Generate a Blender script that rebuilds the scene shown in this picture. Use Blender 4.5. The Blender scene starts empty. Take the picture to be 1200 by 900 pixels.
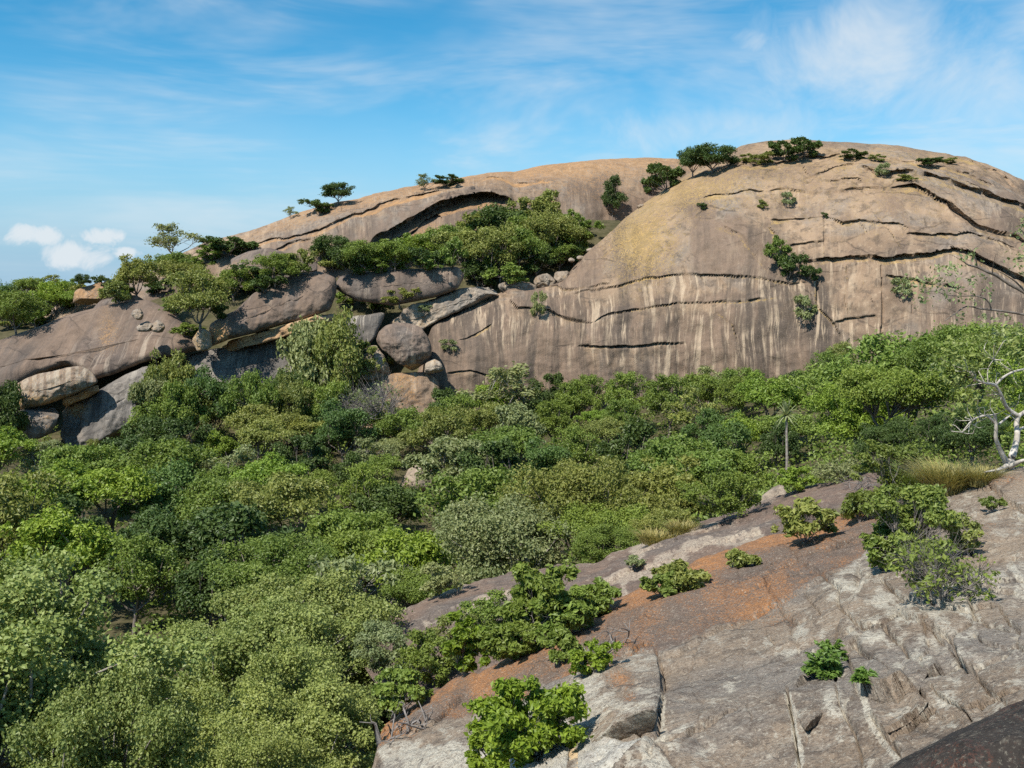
import bpy, math, random
import numpy as np
from mathutils import Vector
from mathutils.bvhtree import BVHTree

rng = np.random.default_rng(7)
random.seed(7)
SC = bpy.context.scene
COL = SC.collection

# ------------------------------------------------------------------ camera
F = 1177.0                       # focal length in photo pixels (1200 wide)
PITCH = math.atan(120.0 / F)     # looking slightly down
CAM = np.array([0.0, 0.0, 30.0])
cam = bpy.data.cameras.new('camera')
cam.sensor_width = 36.0
cam.lens = F / 1200.0 * 36.0
cam.clip_start = 0.1
cam.clip_end = 9000.0
cam_ob = bpy.data.objects.new('camera', cam)
COL.objects.link(cam_ob)
cam_ob.location = CAM
cam_ob.rotation_euler = (math.pi / 2 - PITCH, 0, 0)
SC.camera = cam_ob

# ------------------------------------------------------------------ sun, sky, exposure
SUN_AZ = math.radians(-138)      # clockwise from +Y: behind and to the left of the camera
SUN_EL = math.radians(53)
sv = Vector((math.sin(SUN_AZ) * math.cos(SUN_EL), math.cos(SUN_AZ) * math.cos(SUN_EL), math.sin(SUN_EL)))
sun = bpy.data.lights.new('sun', 'SUN')
sun.energy = 5.0
sun.angle = math.radians(0.53)
sun.color = (1.0, 0.95, 0.87)
sun_ob = bpy.data.objects.new('sun', sun)
COL.objects.link(sun_ob)
sun_ob.rotation_euler = sv.to_track_quat('Z', 'Y').to_euler()
sun_ob.location = (0, 0, 200)

SC.view_settings.view_transform = 'Standard'
SC.view_settings.look = 'None'
SC.view_settings.gamma = 1.0
SC.view_settings.use_curve_mapping = False
SC.view_settings.exposure = 0.36
SC.cycles.max_bounces = 4
SC.cycles.diffuse_bounces = 2
SC.cycles.glossy_bounces = 2
SC.cycles.transmission_bounces = 3
SC.cycles.caustics_reflective = False
SC.cycles.caustics_refractive = False
SC.cycles.use_denoising = False
SC.cycles.use_adaptive_sampling = True
SC.cycles.adaptive_threshold = 0.02


# ------------------------------------------------------------------ node helper
class NT:
    def __init__(self, tree):
        self.t = tree

    def n(self, kind, **kw):
        nd = self.t.nodes.new(kind)
        ins = kw.pop('ins', {})
        for k, v in kw.items():
            setattr(nd, k, v)
        for k, v in ins.items():
            self.put(nd.inputs[k], v)
        return nd

    def put(self, sock, v):
        if isinstance(v, bpy.types.NodeSocket):
            self.t.links.new(v, sock)
        else:
            if isinstance(v, (tuple, list)) and len(v) == 3 and sock.type == 'RGBA':
                v = (*v, 1.0)
            sock.default_value = v

    def math(self, op, a, b=0.0, clamp=False):
        nd = self.n('ShaderNodeMath', operation=op, use_clamp=clamp)
        self.put(nd.inputs[0], a)
        self.put(nd.inputs[1], b)
        return nd.outputs[0]

    def mix(self, f, a, b, blend='MIX'):
        nd = self.n('ShaderNodeMix', data_type='RGBA', blend_type=blend)
        nd.clamp_factor = True
        self.put(nd.inputs[0], f)
        self.put(nd.inputs[6], a)
        self.put(nd.inputs[7], b)
        return nd.outputs[2]

    def ramp(self, v, lo, hi, a=0.0, b=1.0):
        nd = self.n('ShaderNodeMapRange', interpolation_type='SMOOTHSTEP')
        self.put(nd.inputs[0], v)
        for i, q in zip((1, 2, 3, 4), (lo, hi, a, b)):
            nd.inputs[i].default_value = q
        return nd.outputs[0]

    def vmul(self, v, s):
        nd = self.n('ShaderNodeVectorMath', operation='MULTIPLY')
        self.put(nd.inputs[0], v)
        nd.inputs[1].default_value = s if isinstance(s, (tuple, list)) else (s, s, s)
        return nd.outputs[0]

    def vadd(self, v, s):
        nd = self.n('ShaderNodeVectorMath', operation='ADD')
        self.put(nd.inputs[0], v)
        self.put(nd.inputs[1], s)
        return nd.outputs[0]

    def noise(self, v, scale, detail=5.0, rough=0.55, dist=0.0):
        nd = self.n('ShaderNodeTexNoise')
        self.put(nd.inputs['Vector'], v)
        nd.inputs['Scale'].default_value = scale
        nd.inputs['Detail'].default_value = min(detail, 5.0)
        nd.inputs['Roughness'].default_value = rough
        nd.inputs['Distortion'].default_value = dist
        return nd.outputs[0]


# ------------------------------------------------------------------ world: sky with cirrus and small cumulus
world = bpy.data.worlds.new('World')
SC.world = world
world.use_nodes = True
W = NT(world.node_tree)
sky = W.n('ShaderNodeTexSky', sky_type='NISHITA')
sky.sun_disc = False
sky.sun_elevation = SUN_EL
sky.sun_rotation = SUN_AZ % (2 * math.pi)
sky.altitude = 1200
sky.air_density = 1.0
sky.dust_density = 0.35
sky.ozone_density = 2.2
dirv = W.n('ShaderNodeTexCoord').outputs['Generated']


def wmap(rot, scale, loc=(0, 0, 0)):
    m = W.n('ShaderNodeMapping')
    W.put(m.inputs[0], dirv)
    m.inputs['Rotation'].default_value = rot
    m.inputs['Scale'].default_value = scale
    m.inputs['Location'].default_value = loc
    return m.outputs[0]


cir = W.noise(wmap((0, math.radians(32), 0), (1.3, 1.0, 6.5), (3.1, 0, 1.7)), 2.2, 9, 0.62, 0.5)
veil = W.noise(wmap((0, math.radians(-8), 0), (1.0, 1.0, 2.6), (0.4, 2.0, 5.2)), 1.7, 6, 0.55, 0.2)
cir_m = W.math('MULTIPLY', W.ramp(cir, 0.40, 0.72), W.ramp(veil, 0.34, 0.60))
cir_m = W.math('MULTIPLY', cir_m, 0.75)
vm = W.math('MULTIPLY', W.ramp(veil, 0.42, 0.8), 0.26)


def pdir(px, py):
    cp, sp = math.cos(PITCH), math.sin(PITCH)
    a, b = (px - 600) / F, -(py - 450) / F
    v = Vector((a, cp + b * sp, -sp + b * cp))
    return v.normalized()


def cloud(px, py, rx, rz, lo, hi, seed, scale):
    c = pdir(px, py)
    sub = W.n('ShaderNodeVectorMath', operation='SUBTRACT')
    W.put(sub.inputs[0], dirv)
    sub.inputs[1].default_value = c
    sc = W.vmul(sub.outputs[0], (F / rx, F / rx, F / rz))
    ln = W.n('ShaderNodeVectorMath', operation='LENGTH')
    W.put(ln.inputs[0], sc)
    fall = W.ramp(ln.outputs['Value'], 0.0, 1.0, 1.0, 0.0)
    nz = W.noise(W.vadd(dirv, (seed, seed * 0.7, 0)), scale, 9, 0.66, 0.6)
    tot = W.math('ADD', W.math('MULTIPLY', fall, 0.5), W.math('MULTIPLY', nz, 1.0))
    return W.math('MULTIPLY', W.ramp(tot, lo, hi), W.ramp(fall, 0.0, 0.35))
    return W.ramp(tot, lo, hi)


clouds = [cloud(40, 275, 60, 26, 0.70, 0.98, 1.3, 26),
          cloud(85, 298, 75, 34, 0.66, 0.96, 2.3, 24),
          cloud(118, 276, 60, 22, 0.70, 1.0, 3.9, 28),
          cloud(150, 296, 40, 14, 0.72, 1.0, 4.4, 30),
          cloud(1010, 60, 190, 120, 0.50, 1.22, 5.1, 8),
          cloud(872, 48, 90, 40, 0.66, 1.45, 6.2, 16),
          cloud(830, 150, 230, 60, 0.55, 1.35, 7.7, 8),
          cloud(1180, 95, 190, 130, 0.55, 1.4, 8.7, 7)]
tot = W.math('ADD', cir_m, vm)
for c in clouds:
    tot = W.math('MAXIMUM', tot, c)
zsep = W.n('ShaderNodeSeparateXYZ')
W.put(zsep.inputs[0], dirv)
lowveil = W.ramp(zsep.outputs[2], 0.0, 0.17, 0.88, 0.0)
hs = W.n('ShaderNodeHueSaturation')
hs.inputs['Hue'].default_value = 0.484
hs.inputs['Saturation'].default_value = 1.45
hs.inputs['Value'].default_value = 1.12
W.put(hs.inputs['Color'], sky.outputs[0])
skyb = W.mix(lowveil, hs.outputs[0], (2.0, 3.9, 5.7))
skyc = W.mix(W.math('MULTIPLY', tot, 0.85), skyb, (6.2, 6.6, 6.9))
bg = world.node_tree.nodes['Background']
W.put(bg.inputs[0], skyc)
bg.inputs[1].default_value = 0.10


# ------------------------------------------------------------------ geometry helpers
CP, SP = math.cos(PITCH), math.sin(PITCH)


def P(px, py, y):
    """world point seen at photo pixel (px,py) at forward distance y"""
    px, py, y = np.broadcast_arrays(np.asarray(px, float), np.asarray(py, float), np.asarray(y, float))
    a = (px - 600) / F
    b = -(py - 450) / F
    dy = CP + b * SP
    dz = -SP + b * CP
    k = y / dy
    return np.stack([a * k, y, dz * k + CAM[2]], -1)


def proj(p):
    p = np.asarray(p, float)
    y = p[..., 1]
    z = p[..., 2] - CAM[2]
    dep = y * CP - z * SP
    up = y * SP + z * CP
    return 600 + F * p[..., 0] / dep, 450 - F * up / dep


_perm = np.concatenate([np.random.default_rng(3).permutation(256)] * 3)
_grad = np.random.default_rng(4).normal(size=(256, 3))
_grad /= np.linalg.norm(_grad, axis=1)[:, None]


def pnoise(p):
    i = np.floor(p).astype(int)
    f = p - i
    i &= 255
    u = f * f * f * (f * (f * 6 - 15) + 10)
    out = 0
    for dx in (0, 1):
        for dy in (0, 1):
            for dz in (0, 1):
                h = _perm[_perm[_perm[(i[..., 0] + dx) & 255] + ((i[..., 1] + dy) & 255)] + ((i[..., 2] + dz) & 255)]
                g = _grad[h]
                d = g[..., 0] * (f[..., 0] - dx) + g[..., 1] * (f[..., 1] - dy) + g[..., 2] * (f[..., 2] - dz)
                w = (u[..., 0] if dx else 1 - u[..., 0]) * (u[..., 1] if dy else 1 - u[..., 1]) * (u[..., 2] if dz else 1 - u[..., 2])
                out = out + d * w
    return out * 1.6


def fbm(p, size, octv=4, seed=0.0, rough=0.5):
    q = np.asarray(p, float) / size + seed * 17.13
    a, s = 1.0, 0.0
    for k in range(octv):
        s = s + a * pnoise(q)
        q = q * 2.03 + 5.7
        a *= rough
    return s


def rbf(pts, vals, smooth=1e-6):
    pts = np.asarray(pts, float)
    sc = np.abs(pts).max()
    X = pts / sc
    n = len(X)

    def phi(r2):
        return 0.5 * r2 * np.log(r2 + 1e-12)
    r2 = ((X[:, None] - X[None]) ** 2).sum(-1)
    A = np.zeros((n + 3, n + 3))
    A[:n, :n] = phi(r2) + smooth * np.eye(n)
    A[:n, n] = 1
    A[:n, n + 1:] = X
    A[n, :n] = 1
    A[n + 1:, :n] = X.T
    b = np.zeros(n + 3)
    b[:n] = vals
    w = np.linalg.solve(A, b)

    def f(q):
        q = np.asarray(q, float) / sc
        sh = q.shape[:-1]
        q = q.reshape(-1, 2)
        o = w[n] + q @ w[n + 1:]
        for k in range(n):
            o = o + w[k] * phi(((q - X[k]) ** 2).sum(-1))
        return o.reshape(sh)
    return f


def polydist(X, Y, line):
    """distance, signed side (positive = above in the photo), and position 0..1 along a polyline"""
    line = np.asarray(line, float)
    seg = np.diff(line, axis=0)
    L = np.hypot(seg[:, 0], seg[:, 1])
    acc = np.concatenate([[0], np.cumsum(L)])
    best = np.full(X.shape, 1e9)
    sgn = np.zeros(X.shape)
    par = np.zeros(X.shape)
    for k in range(len(seg)):
        ax, ay = line[k]
        t = np.clip(((X - ax) * seg[k, 0] + (Y - ay) * seg[k, 1]) / (L[k] ** 2 + 1e-9), 0, 1)
        dx = X - ax - t * seg[k, 0]
        dy = Y - ay - t * seg[k, 1]
        d = np.hypot(dx, dy)
        s = np.sign(seg[k, 1] * (X - ax) - seg[k, 0] * (Y - ay))
        m = d < best
        best = np.where(m, d, best)
        sgn = np.where(m, s, sgn)
        par = np.where(m, (acc[k] + t * L[k]) / acc[-1], par)
    return best, best * sgn, par


def grid_normals(V):
    du = np.gradient(V, axis=1)
    dv = np.gradient(V, axis=0)
    n = np.cross(du, dv)
    n /= np.linalg.norm(n, axis=-1, keepdims=True) + 1e-12
    return n


def make_mesh(name, verts, faces, mat=None, mask=None, flow=None, smooth=True, attrs=None):
    me = bpy.data.meshes.new(name)
    verts = np.asarray(verts, np.float32).reshape(-1, 3)
    faces = np.asarray(faces, np.int32)
    k = faces.shape[1]
    me.vertices.add(len(verts))
    me.vertices.foreach_set('co', verts.ravel())
    me.loops.add(faces.size)
    me.loops.foreach_set('vertex_index', faces.ravel())
    me.polygons.add(len(faces))
    me.polygons.foreach_set('loop_start', np.arange(0, faces.size, k, dtype=np.int32))
    me.polygons.foreach_set('use_smooth', np.full(len(faces), smooth))
    me.update(calc_edges=True)
    if mask is not None:
        a = me.attributes.new('mask', 'FLOAT_COLOR', 'POINT')
        a.data.foreach_set('color', np.asarray(mask, np.float32).reshape(-1))
    if flow is not None:
        a = me.attributes.new('flow', 'FLOAT_VECTOR', 'POINT')
        a.data.foreach_set('vector', np.asarray(flow, np.float32).reshape(-1))
    for k2, v in (attrs or {}).items():
        a = me.attributes.new(k2, 'FLOAT', 'POINT')
        a.data.foreach_set('value', np.asarray(v, np.float32).reshape(-1))
    if mat:
        me.materials.append(mat)
    return me


def grid_faces(R, C, wrap=False):
    idx = np.arange(R * C).reshape(R, C)
    if wrap:
        idx = np.concatenate([idx, idx[:, :1]], 1)
    f = np.stack([idx[:-1, :-1], idx[:-1, 1:], idx[1:, 1:], idx[1:, :-1]], -1)
    return f.reshape(-1, 4)


def link(name, me, parent=None, label=None, cat=None, group=None, kind=None, origin=None):
    o = bpy.data.objects.new(name, me)
    COL.objects.link(o)
    if origin is not None:
        if me is not None:
            n = len(me.vertices)
            co = np.empty(n * 3, np.float32)
            me.vertices.foreach_get('co', co)
            co = co.reshape(-1, 3) - np.asarray(origin, np.float32)
            me.vertices.foreach_set('co', co.ravel())
            me.update()
        o.location = origin
    if parent:
        o.parent = parent
    tag(o, label, cat, group, kind)
    return o


def tag(o, label=None, cat=None, group=None, kind=None):
    for k, v in (('label', label), ('category', cat), ('group', group), ('kind', kind)):
        if v:
            o[k] = v


# ------------------------------------------------------------------ materials
def rock_mat(name, base1, base2, dark, pale, orange, s=1.0, bump=0.6, speck=0.35, rough=0.9, flowscale=1.0, bumpdist=0.06, crust=(0.152, 0.106, 0.076), streak=1.0, joint=0.075):
    m = bpy.data.materials.new(name)
    m.use_nodes = True
    T = NT(m.node_tree)
    pos = T.n('ShaderNodeNewGeometry').outputs['Position']
    at = T.n('ShaderNodeAttribute', attribute_name='mask')
    sep = T.n('ShaderNodeSeparateColor')
    T.put(sep.inputs[0], at.outputs['Color'])
    mo, mp, md = sep.outputs[0], sep.outputs[1], sep.outputs[2]
    fl = T.n('ShaderNodeAttribute', attribute_name='flow').outputs['Vector']
    n1 = T.noise(pos, 0.09 * s, 4, 0.6)
    col = T.mix(T.ramp(n1, 0.38, 0.62), base1, base2)
    ng = T.noise(T.vadd(pos, (11, 3, 5)), 0.05 * s, 6, 0.65, 0.5)
    col = T.mix(T.math('MULTIPLY', T.ramp(ng, 0.48, 0.62), 0.55), col, tuple(sum(base2) / 3 * k for k in (1.02, 0.98, 0.92)))
    # blotchy weathering crust
    n2 = T.noise(pos, 0.55 * s, 9, 0.68, 0.4)
    col = T.mix(T.math('MULTIPLY', T.ramp(n2, 0.49, 0.64), 0.62), col, dark)
    n2b = T.noise(T.vadd(pos, (31, 7, 3)), 0.9 * s, 9, 0.7, 0.3)
    col = T.mix(T.math('MULTIPLY', T.ramp(n2b, 0.54, 0.72), 0.45), col, pale)
    # brown weathering crust with ragged, run-off shaped edges
    c1 = T.noise(T.vmul(fl, (0.16 * flowscale, 0.035 * flowscale, 1)), 1.0, 8, 0.66, 0.5)
    c2 = T.math('ADD', T.math('MULTIPLY', c1, 1.0), T.math('MULTIPLY', T.math('SUBTRACT', at.outputs['Alpha'], 0.5), 0.55))
    cm = T.math('MULTIPLY', T.ramp(c2, 0.44, 0.56), T.ramp(at.outputs['Alpha'], 0.0, 0.15))
    col = T.mix(T.math('MULTIPLY', cm, 0.8), col, T.mix(T.ramp(n2, 0.35, 0.65), crust, tuple(c * 1.45 for c in crust)))
    # broad seep stains
    w1 = T.noise(T.vadd(T.vmul(fl, (0.11 * flowscale, 0.012 * flowscale, 1)), (3.3, 1.1, 0)), 1.0, 7, 0.6, 0.6)
    col = T.mix(T.math('MULTIPLY', T.math('MULTIPLY', T.ramp(w1, 0.49, 0.62), md), 0.8 * streak), col, tuple(c * 0.9 + 0.012 for c in dark))
    # hairline joints
    vd = T.vadd(pos, T.vmul(T.n('ShaderNodeTexNoise', ins={'Vector': pos, 'Scale': 0.25 * s, 'Detail': 4.0}).outputs['Color'], 2.2 / s))
    vo = T.n('ShaderNodeTexVoronoi', feature='DISTANCE_TO_EDGE', ins={'Vector': T.vmul(vd, (1, 1, 1.7)), 'Scale': joint * s})
    jm = T.math('MULTIPLY', T.ramp(vo.outputs['Distance'], 0.022, 0.004), T.ramp(n1, 0.46, 0.6))
    col = T.mix(T.math('MULTIPLY', jm, 0.6), col, tuple(c * 0.6 for c in dark))
    # dark water streaks
    f1 = T.noise(T.vmul(fl, (0.42 * flowscale, 0.03 * flowscale, 1)), 1.0, 6, 0.62, 0.25)
    f1w = T.noise(T.vmul(fl, (1.7 * flowscale, 0.06 * flowscale, 1)), 1.0, 4, 0.6, 0.2)
    st = T.math('MULTIPLY', T.math('ADD', T.ramp(f1, 0.44, 0.62), T.math('MULTIPLY', T.ramp(f1w, 0.5, 0.68), 0.45)), md)
    col = T.mix(T.math('MULTIPLY', st, 0.72 * streak), col, dark)
    # pale run-off streaks
    f2 = T.noise(T.vadd(T.vmul(fl, (0.8 * flowscale, 0.06 * flowscale, 1)), (9.3, 4.1, 0)), 1.0, 8, 0.68, 0.5)
    f2b = T.noise(T.vadd(T.vmul(fl, (2.4 * flowscale, 0.2 * flowscale, 1)), (2.3, 8.1, 0)), 1.0, 3, 0.6, 0.2)
    sp = T.math('MAXIMUM', T.ramp(f2, 0.525, 0.62), T.math('MULTIPLY', T.ramp(f2b, 0.56, 0.66), 0.65))
    patch = T.ramp(T.noise(T.vadd(T.vmul(fl, (0.07 * flowscale, 0.10 * flowscale, 1)), (6.1, 2.2, 0)), 1.0, 4, 0.6, 0.3), 0.36, 0.56)
    col = T.mix(T.math('MULTIPLY', T.math('MULTIPLY', T.math('MULTIPLY', sp, mp), patch), 0.72 * streak), col, pale)
    # orange lichen and fresh rock
    n4 = T.noise(pos, 2.2 * s, 8, 0.72, 0.6)
    n5 = T.noise(pos, 0.8 * s, 6, 0.6, 0.2)
    om = T.math('MULTIPLY_ADD', n4, 0.6, False)
    o1 = T.math('ADD', T.math('MULTIPLY', n4, 0.55), T.math('MULTIPLY', n5, 0.45))
    o1 = T.math('ADD', o1, T.math('MULTIPLY', T.math('SUBTRACT', mo, 0.5), 0.42))
    n4b = T.noise(T.vadd(pos, (3, 1, 8)), 6.5 * s, 5, 0.7, 0.4)
    o1 = T.math('ADD', T.math('MULTIPLY', o1, 0.6), T.math('MULTIPLY', n4b, 0.7))
    om = T.math('MULTIPLY', T.ramp(o1, 0.63, 0.685), T.ramp(mo, 0.02, 0.3))
    ovar = T.mix(T.ramp(n5, 0.4, 0.6), orange, tuple(c * 0.62 + 0.02 for c in orange))
    col = T.mix(T.math('MULTIPLY', om, 0.85), col, ovar)
    # fine specks of lichen and crystals
    n6 = T.noise(pos, 5.0 * s, 6, 0.75)
    n7 = T.noise(T.vadd(pos, (5, 9, 1)), 14.0 * s, 4, 0.7)
    col = T.mix(T.math('MULTIPLY', T.ramp(n6, 0.54, 0.66), speck), col, pale)
    col = T.mix(T.math('MULTIPLY', T.ramp(n7, 0.55, 0.70), speck * 1.1), col, dark)
    bs = T.n('ShaderNodeBsdfPrincipled')
    T.put(bs.inputs['Base Color'], col)
    bs.inputs['Roughness'].default_value = rough
    bs.inputs['Specular IOR Level'].default_value = 0.25
    b1 = T.n('ShaderNodeBump')
    hgt = T.math('ADD', T.math('SUBTRACT', n2, T.math('MULTIPLY', jm, 0.25)), T.math('ADD', T.math('MULTIPLY', n6, 0.35), T.math('MULTIPLY', n7, 0.14)))
    T.put(b1.inputs['Height'], hgt)
    b1.inputs['Strength'].default_value = bump
    b1.inputs['Distance'].default_value = bumpdist / s * 6
    T.put(bs.inputs['Normal'], b1.outputs[0])
    out = m.node_tree.nodes.get('Material Output') or T.n('ShaderNodeOutputMaterial')
    for nd in list(m.node_tree.nodes):
        if nd.bl_idname == 'ShaderNodeBsdfPrincipled' and nd != bs:
            m.node_tree.nodes.remove(nd)
    m.node_tree.links.new(bs.outputs[0], out.inputs[0])
    return m


M_DOME = rock_mat('granite_far', (0.330, 0.230, 0.150), (0.240, 0.164, 0.108), (0.072, 0.056, 0.044), (0.52, 0.40, 0.275), (0.46, 0.30, 0.10), s=1.0, bump=0.7, speck=0.25)
M_RIDGE = rock_mat('granite_ridge', (0.30, 0.212, 0.138), (0.225, 0.157, 0.106), (0.08, 0.062, 0.05), (0.47, 0.36, 0.255), (0.46, 0.25, 0.10), s=1.0, bump=0.7, speck=0.25)
M_SLAB = rock_mat('granite_slab_brown', (0.20, 0.145, 0.11), (0.15, 0.112, 0.09), (0.07, 0.056, 0.048), (0.46, 0.37, 0.28), (0.52, 0.29, 0.11), s=1.3, bump=0.7, speck=0.22)
M_GREY = rock_mat('granite_slab_grey', (0.24, 0.205, 0.17), (0.17, 0.15, 0.13), (0.075, 0.068, 0.062), (0.50, 0.44, 0.36), (0.55, 0.31, 0.12), s=1.3, bump=0.7, speck=0.25)
M_PALE = rock_mat('granite_pale', (0.35, 0.28, 0.21), (0.28, 0.215, 0.155), (0.11, 0.088, 0.07), (0.52, 0.45, 0.35), (0.55, 0.34, 0.14), s=1.3, bump=0.7, speck=0.25)
M_TAN = rock_mat('granite_fresh', (0.60, 0.38, 0.19), (0.54, 0.31, 0.13), (0.22, 0.13, 0.08), (0.62, 0.48, 0.33), (0.55, 0.27, 0.09), s=1.3, bump=0.6, speck=0.15)
M_NEAR = rock_mat('granite_near', (0.285, 0.218, 0.155), (0.23, 0.174, 0.124), (0.095, 0.072, 0.056), (0.54, 0.49, 0.40), (0.43, 0.18, 0.052), s=5.5, bump=1.0, speck=0.45, flowscale=6, streak=0.25, crust=(0.115, 0.076, 0.055))
M_NEARP = rock_mat('granite_near_pale', (0.44, 0.40, 0.33), (0.36, 0.32, 0.27), (0.13, 0.115, 0.10), (0.66, 0.63, 0.55), (0.62, 0.26, 0.06), s=5.5, bump=0.8, speck=0.5, flowscale=6)
M_NEART = rock_mat('granite_near_tan', (0.60, 0.44, 0.25), (0.52, 0.36, 0.19), (0.3, 0.2, 0.12), (0.66, 0.55, 0.40), (0.60, 0.33, 0.1), s=5.5, bump=0.6, speck=0.15, flowscale=6)
M_MID = rock_mat('granite_mid', (0.185, 0.125, 0.092), (0.145, 0.10, 0.078), (0.075, 0.056, 0.046), (0.46, 0.385, 0.295), (0.58, 0.26, 0.07), s=3.2, bump=0.8, speck=0.3, flowscale=3, streak=0.12)
M_BLACK = rock_mat('granite_near_black', (0.030, 0.026, 0.024), (0.045, 0.036, 0.030), (0.010, 0.009, 0.008), (0.30, 0.27, 0.21), (0.10, 0.04, 0.025), s=7, bump=1.0, speck=0.5, flowscale=6, streak=0.1)  # near-black base colour with pale specks, for the corner boulder


def simple_mat(name, c1, c2, scale=3.0, rough=0.9, bump=0.4, dist=0.05):
    m = bpy.data.materials.new(name)
    m.use_nodes = True
    T = NT(m.node_tree)
    pos = T.n('ShaderNodeNewGeometry').outputs['Position']
    n = T.noise(pos, scale, 8, 0.65, 0.3)
    bs = m.node_tree.nodes['Principled BSDF']
    T.put(bs.inputs['Base Color'], T.mix(T.ramp(n, 0.35, 0.65), c1, c2))
    bs.inputs['Roughness'].default_value = rough
    bs.inputs['Specular IOR Level'].default_value = 0.2
    b = T.n('ShaderNodeBump')
    T.put(b.inputs['Height'], n)
    b.inputs['Strength'].default_value = bump
    b.inputs['Distance'].default_value = dist
    T.put(bs.inputs['Normal'], b.outputs[0])
    return m


M_SOIL = simple_mat('leaf_litter_soil', (0.055, 0.052, 0.022), (0.10, 0.085, 0.045), 0.8, 1.0, 0.6, 0.2)
M_BARK = simple_mat('bark_grey_brown', (0.13, 0.105, 0.085), (0.22, 0.19, 0.16), 6.0)
M_BARKP = simple_mat('bark_pale', (0.36, 0.33, 0.29), (0.22, 0.19, 0.16), 4.0)
M_BARKW = simple_mat('bark_white', (0.58, 0.53, 0.46), (0.34, 0.30, 0.25), 7.0, 0.8, 0.4, 0.03)
M_TWIG = simple_mat('dead_twig_grey', (0.26, 0.235, 0.215), (0.17, 0.15, 0.135), 5.0)


def leaf_mat(name, c, hue=0.08, trans=0.28, rough=0.5):
    m = bpy.data.materials.new(name)
    m.use_nodes = True
    T = NT(m.node_tree)
    lv = T.n('ShaderNodeAttribute', attribute_name='lv').outputs['Fac']
    oi = T.n('ShaderNodeObjectInfo').outputs['Random']
    c = np.array(c)
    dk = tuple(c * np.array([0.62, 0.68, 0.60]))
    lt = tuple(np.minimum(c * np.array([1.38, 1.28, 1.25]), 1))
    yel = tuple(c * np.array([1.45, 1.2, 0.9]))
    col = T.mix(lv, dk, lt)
    gre = tuple(c * np.array([0.70, 0.86, 1.12]))
    col = T.mix(T.math('MULTIPLY', T.ramp(oi, 0.5, 1.0), hue * 3.4), col, yel)
    col = T.mix(T.math('MULTIPLY', T.ramp(oi, 0.5, 0.0), hue * 3.4), col, gre)
    vr = T.math('FRACT', T.math('MULTIPLY', oi, 7.13))
    col = T.mix(T.math('MULTIPLY', vr, 0.30), col, tuple(c * 0.25))
    bs = m.node_tree.nodes['Principled BSDF']
    T.put(bs.inputs['Base Color'], col)
    bs.inputs['Roughness'].default_value = rough
    bs.inputs['Specular IOR Level'].default_value = 0.35
    tr = T.n('ShaderNodeBsdfTranslucent')
    T.put(tr.inputs[0], T.mix(0.5, col, tuple(c * np.array([1.5, 1.5, 0.6]))))
    mx = T.n('ShaderNodeMixShader')
    mx.inputs[0].default_value = trans
    m.node_tree.links.new(bs.outputs[0], mx.inputs[1])
    m.node_tree.links.new(tr.outputs[0], mx.inputs[2])
    m.node_tree.links.new(mx.outputs[0], m.node_tree.nodes['Material Output'].inputs[0])
    return m


L_MID = leaf_mat('leaf_mid_green', (0.195, 0.268, 0.052))
L_OLIVE = leaf_mat('leaf_olive', (0.250, 0.280, 0.072))
L_DARK = leaf_mat('leaf_dark_green', (0.094, 0.145, 0.038))
L_BRIGHT = leaf_mat('leaf_bright_green', (0.230, 0.325, 0.046))
L_GREY = leaf_mat('leaf_grey_green', (0.270, 0.310, 0.135), 0.08)
L_BLUE = leaf_mat('leaf_cool_green', (0.125, 0.205, 0.054))
L_PALE = leaf_mat('leaf_pale_fig', (0.285, 0.340, 0.100), 0.06)
L_RUST = leaf_mat('leaf_rusty', (0.25, 0.15, 0.04), 0.08)
L_GRASS = leaf_mat('grass_straw', (0.36, 0.31, 0.11), 0.08)

# ------------------------------------------------------------------ ground
GP = []


def gp(px, *dz):
    for d, z in dz:
        GP.append(((px - 600) / F * d, d, z + CAM[2]))


gp(-250, (15, -15), (30, -19), (60, -26), (100, -27), (140, -29), (155, -28), (168, -24), (185, -15), (215, -12), (260, -8), (330, -14))
gp(0, (15, -15), (30, -19.5), (60, -26), (100, -28.5), (140, -30), (155, -29), (174, -27), (190, -19), (212, -11), (250, -7), (320, -12))
gp(220, (15, -14.5), (30, -19), (60, -26), (100, -28), (140, -28.5), (160, -28), (178, -25), (197, -10), (212, -3), (240, -2), (320, -10))
gp(400, (15, -12.5), (30, -18), (60, -26), (100, -28), (140, -28.5), (163, -27.5), (184, -23), (202, -3.5), (220, 1), (250, 4))
gp(600, (10, -9), (18, -12), (30, -16), (50, -20), (75, -24.5), (110, -26.5), (150, -26), (168, -25), (185, -22), (204, 1.0), (222, 5), (250, 8), (330, 0))
gp(720, (36, -14.5), (50, -15.5), (60, -19), (205, -8), (222, 10), (240, 14))
gp(850, (10, -6.5), (20, -8.5), (34, -12), (50, -13), (60, -16), (80, -20), (110, -22.5), (150, -22), (168, -21), (200, -18), (250, 0))
gp(1000, (8, -5), (15, -6), (25, -8.0), (36, -10), (50, -11), (70, -14), (100, -17), (140, -17), (165, -15), (200, -12), (250, 0))
gp(1150, (15, -5.6), (24, -6.5), (35, -8), (50, -9.5), (70, -11), (100, -13.5), (140, -13), (160, -12), (200, -10), (250, -2))
gp(1400, (8, -5), (15, -5.6), (24, -6.5), (35, -7), (50, -8), (80, -9), (110, -9), (150, -8), (250, -4))
GP = np.array(GP)
_g = rbf(GP[:, :2], GP[:, 2], 1e-5)


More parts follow.
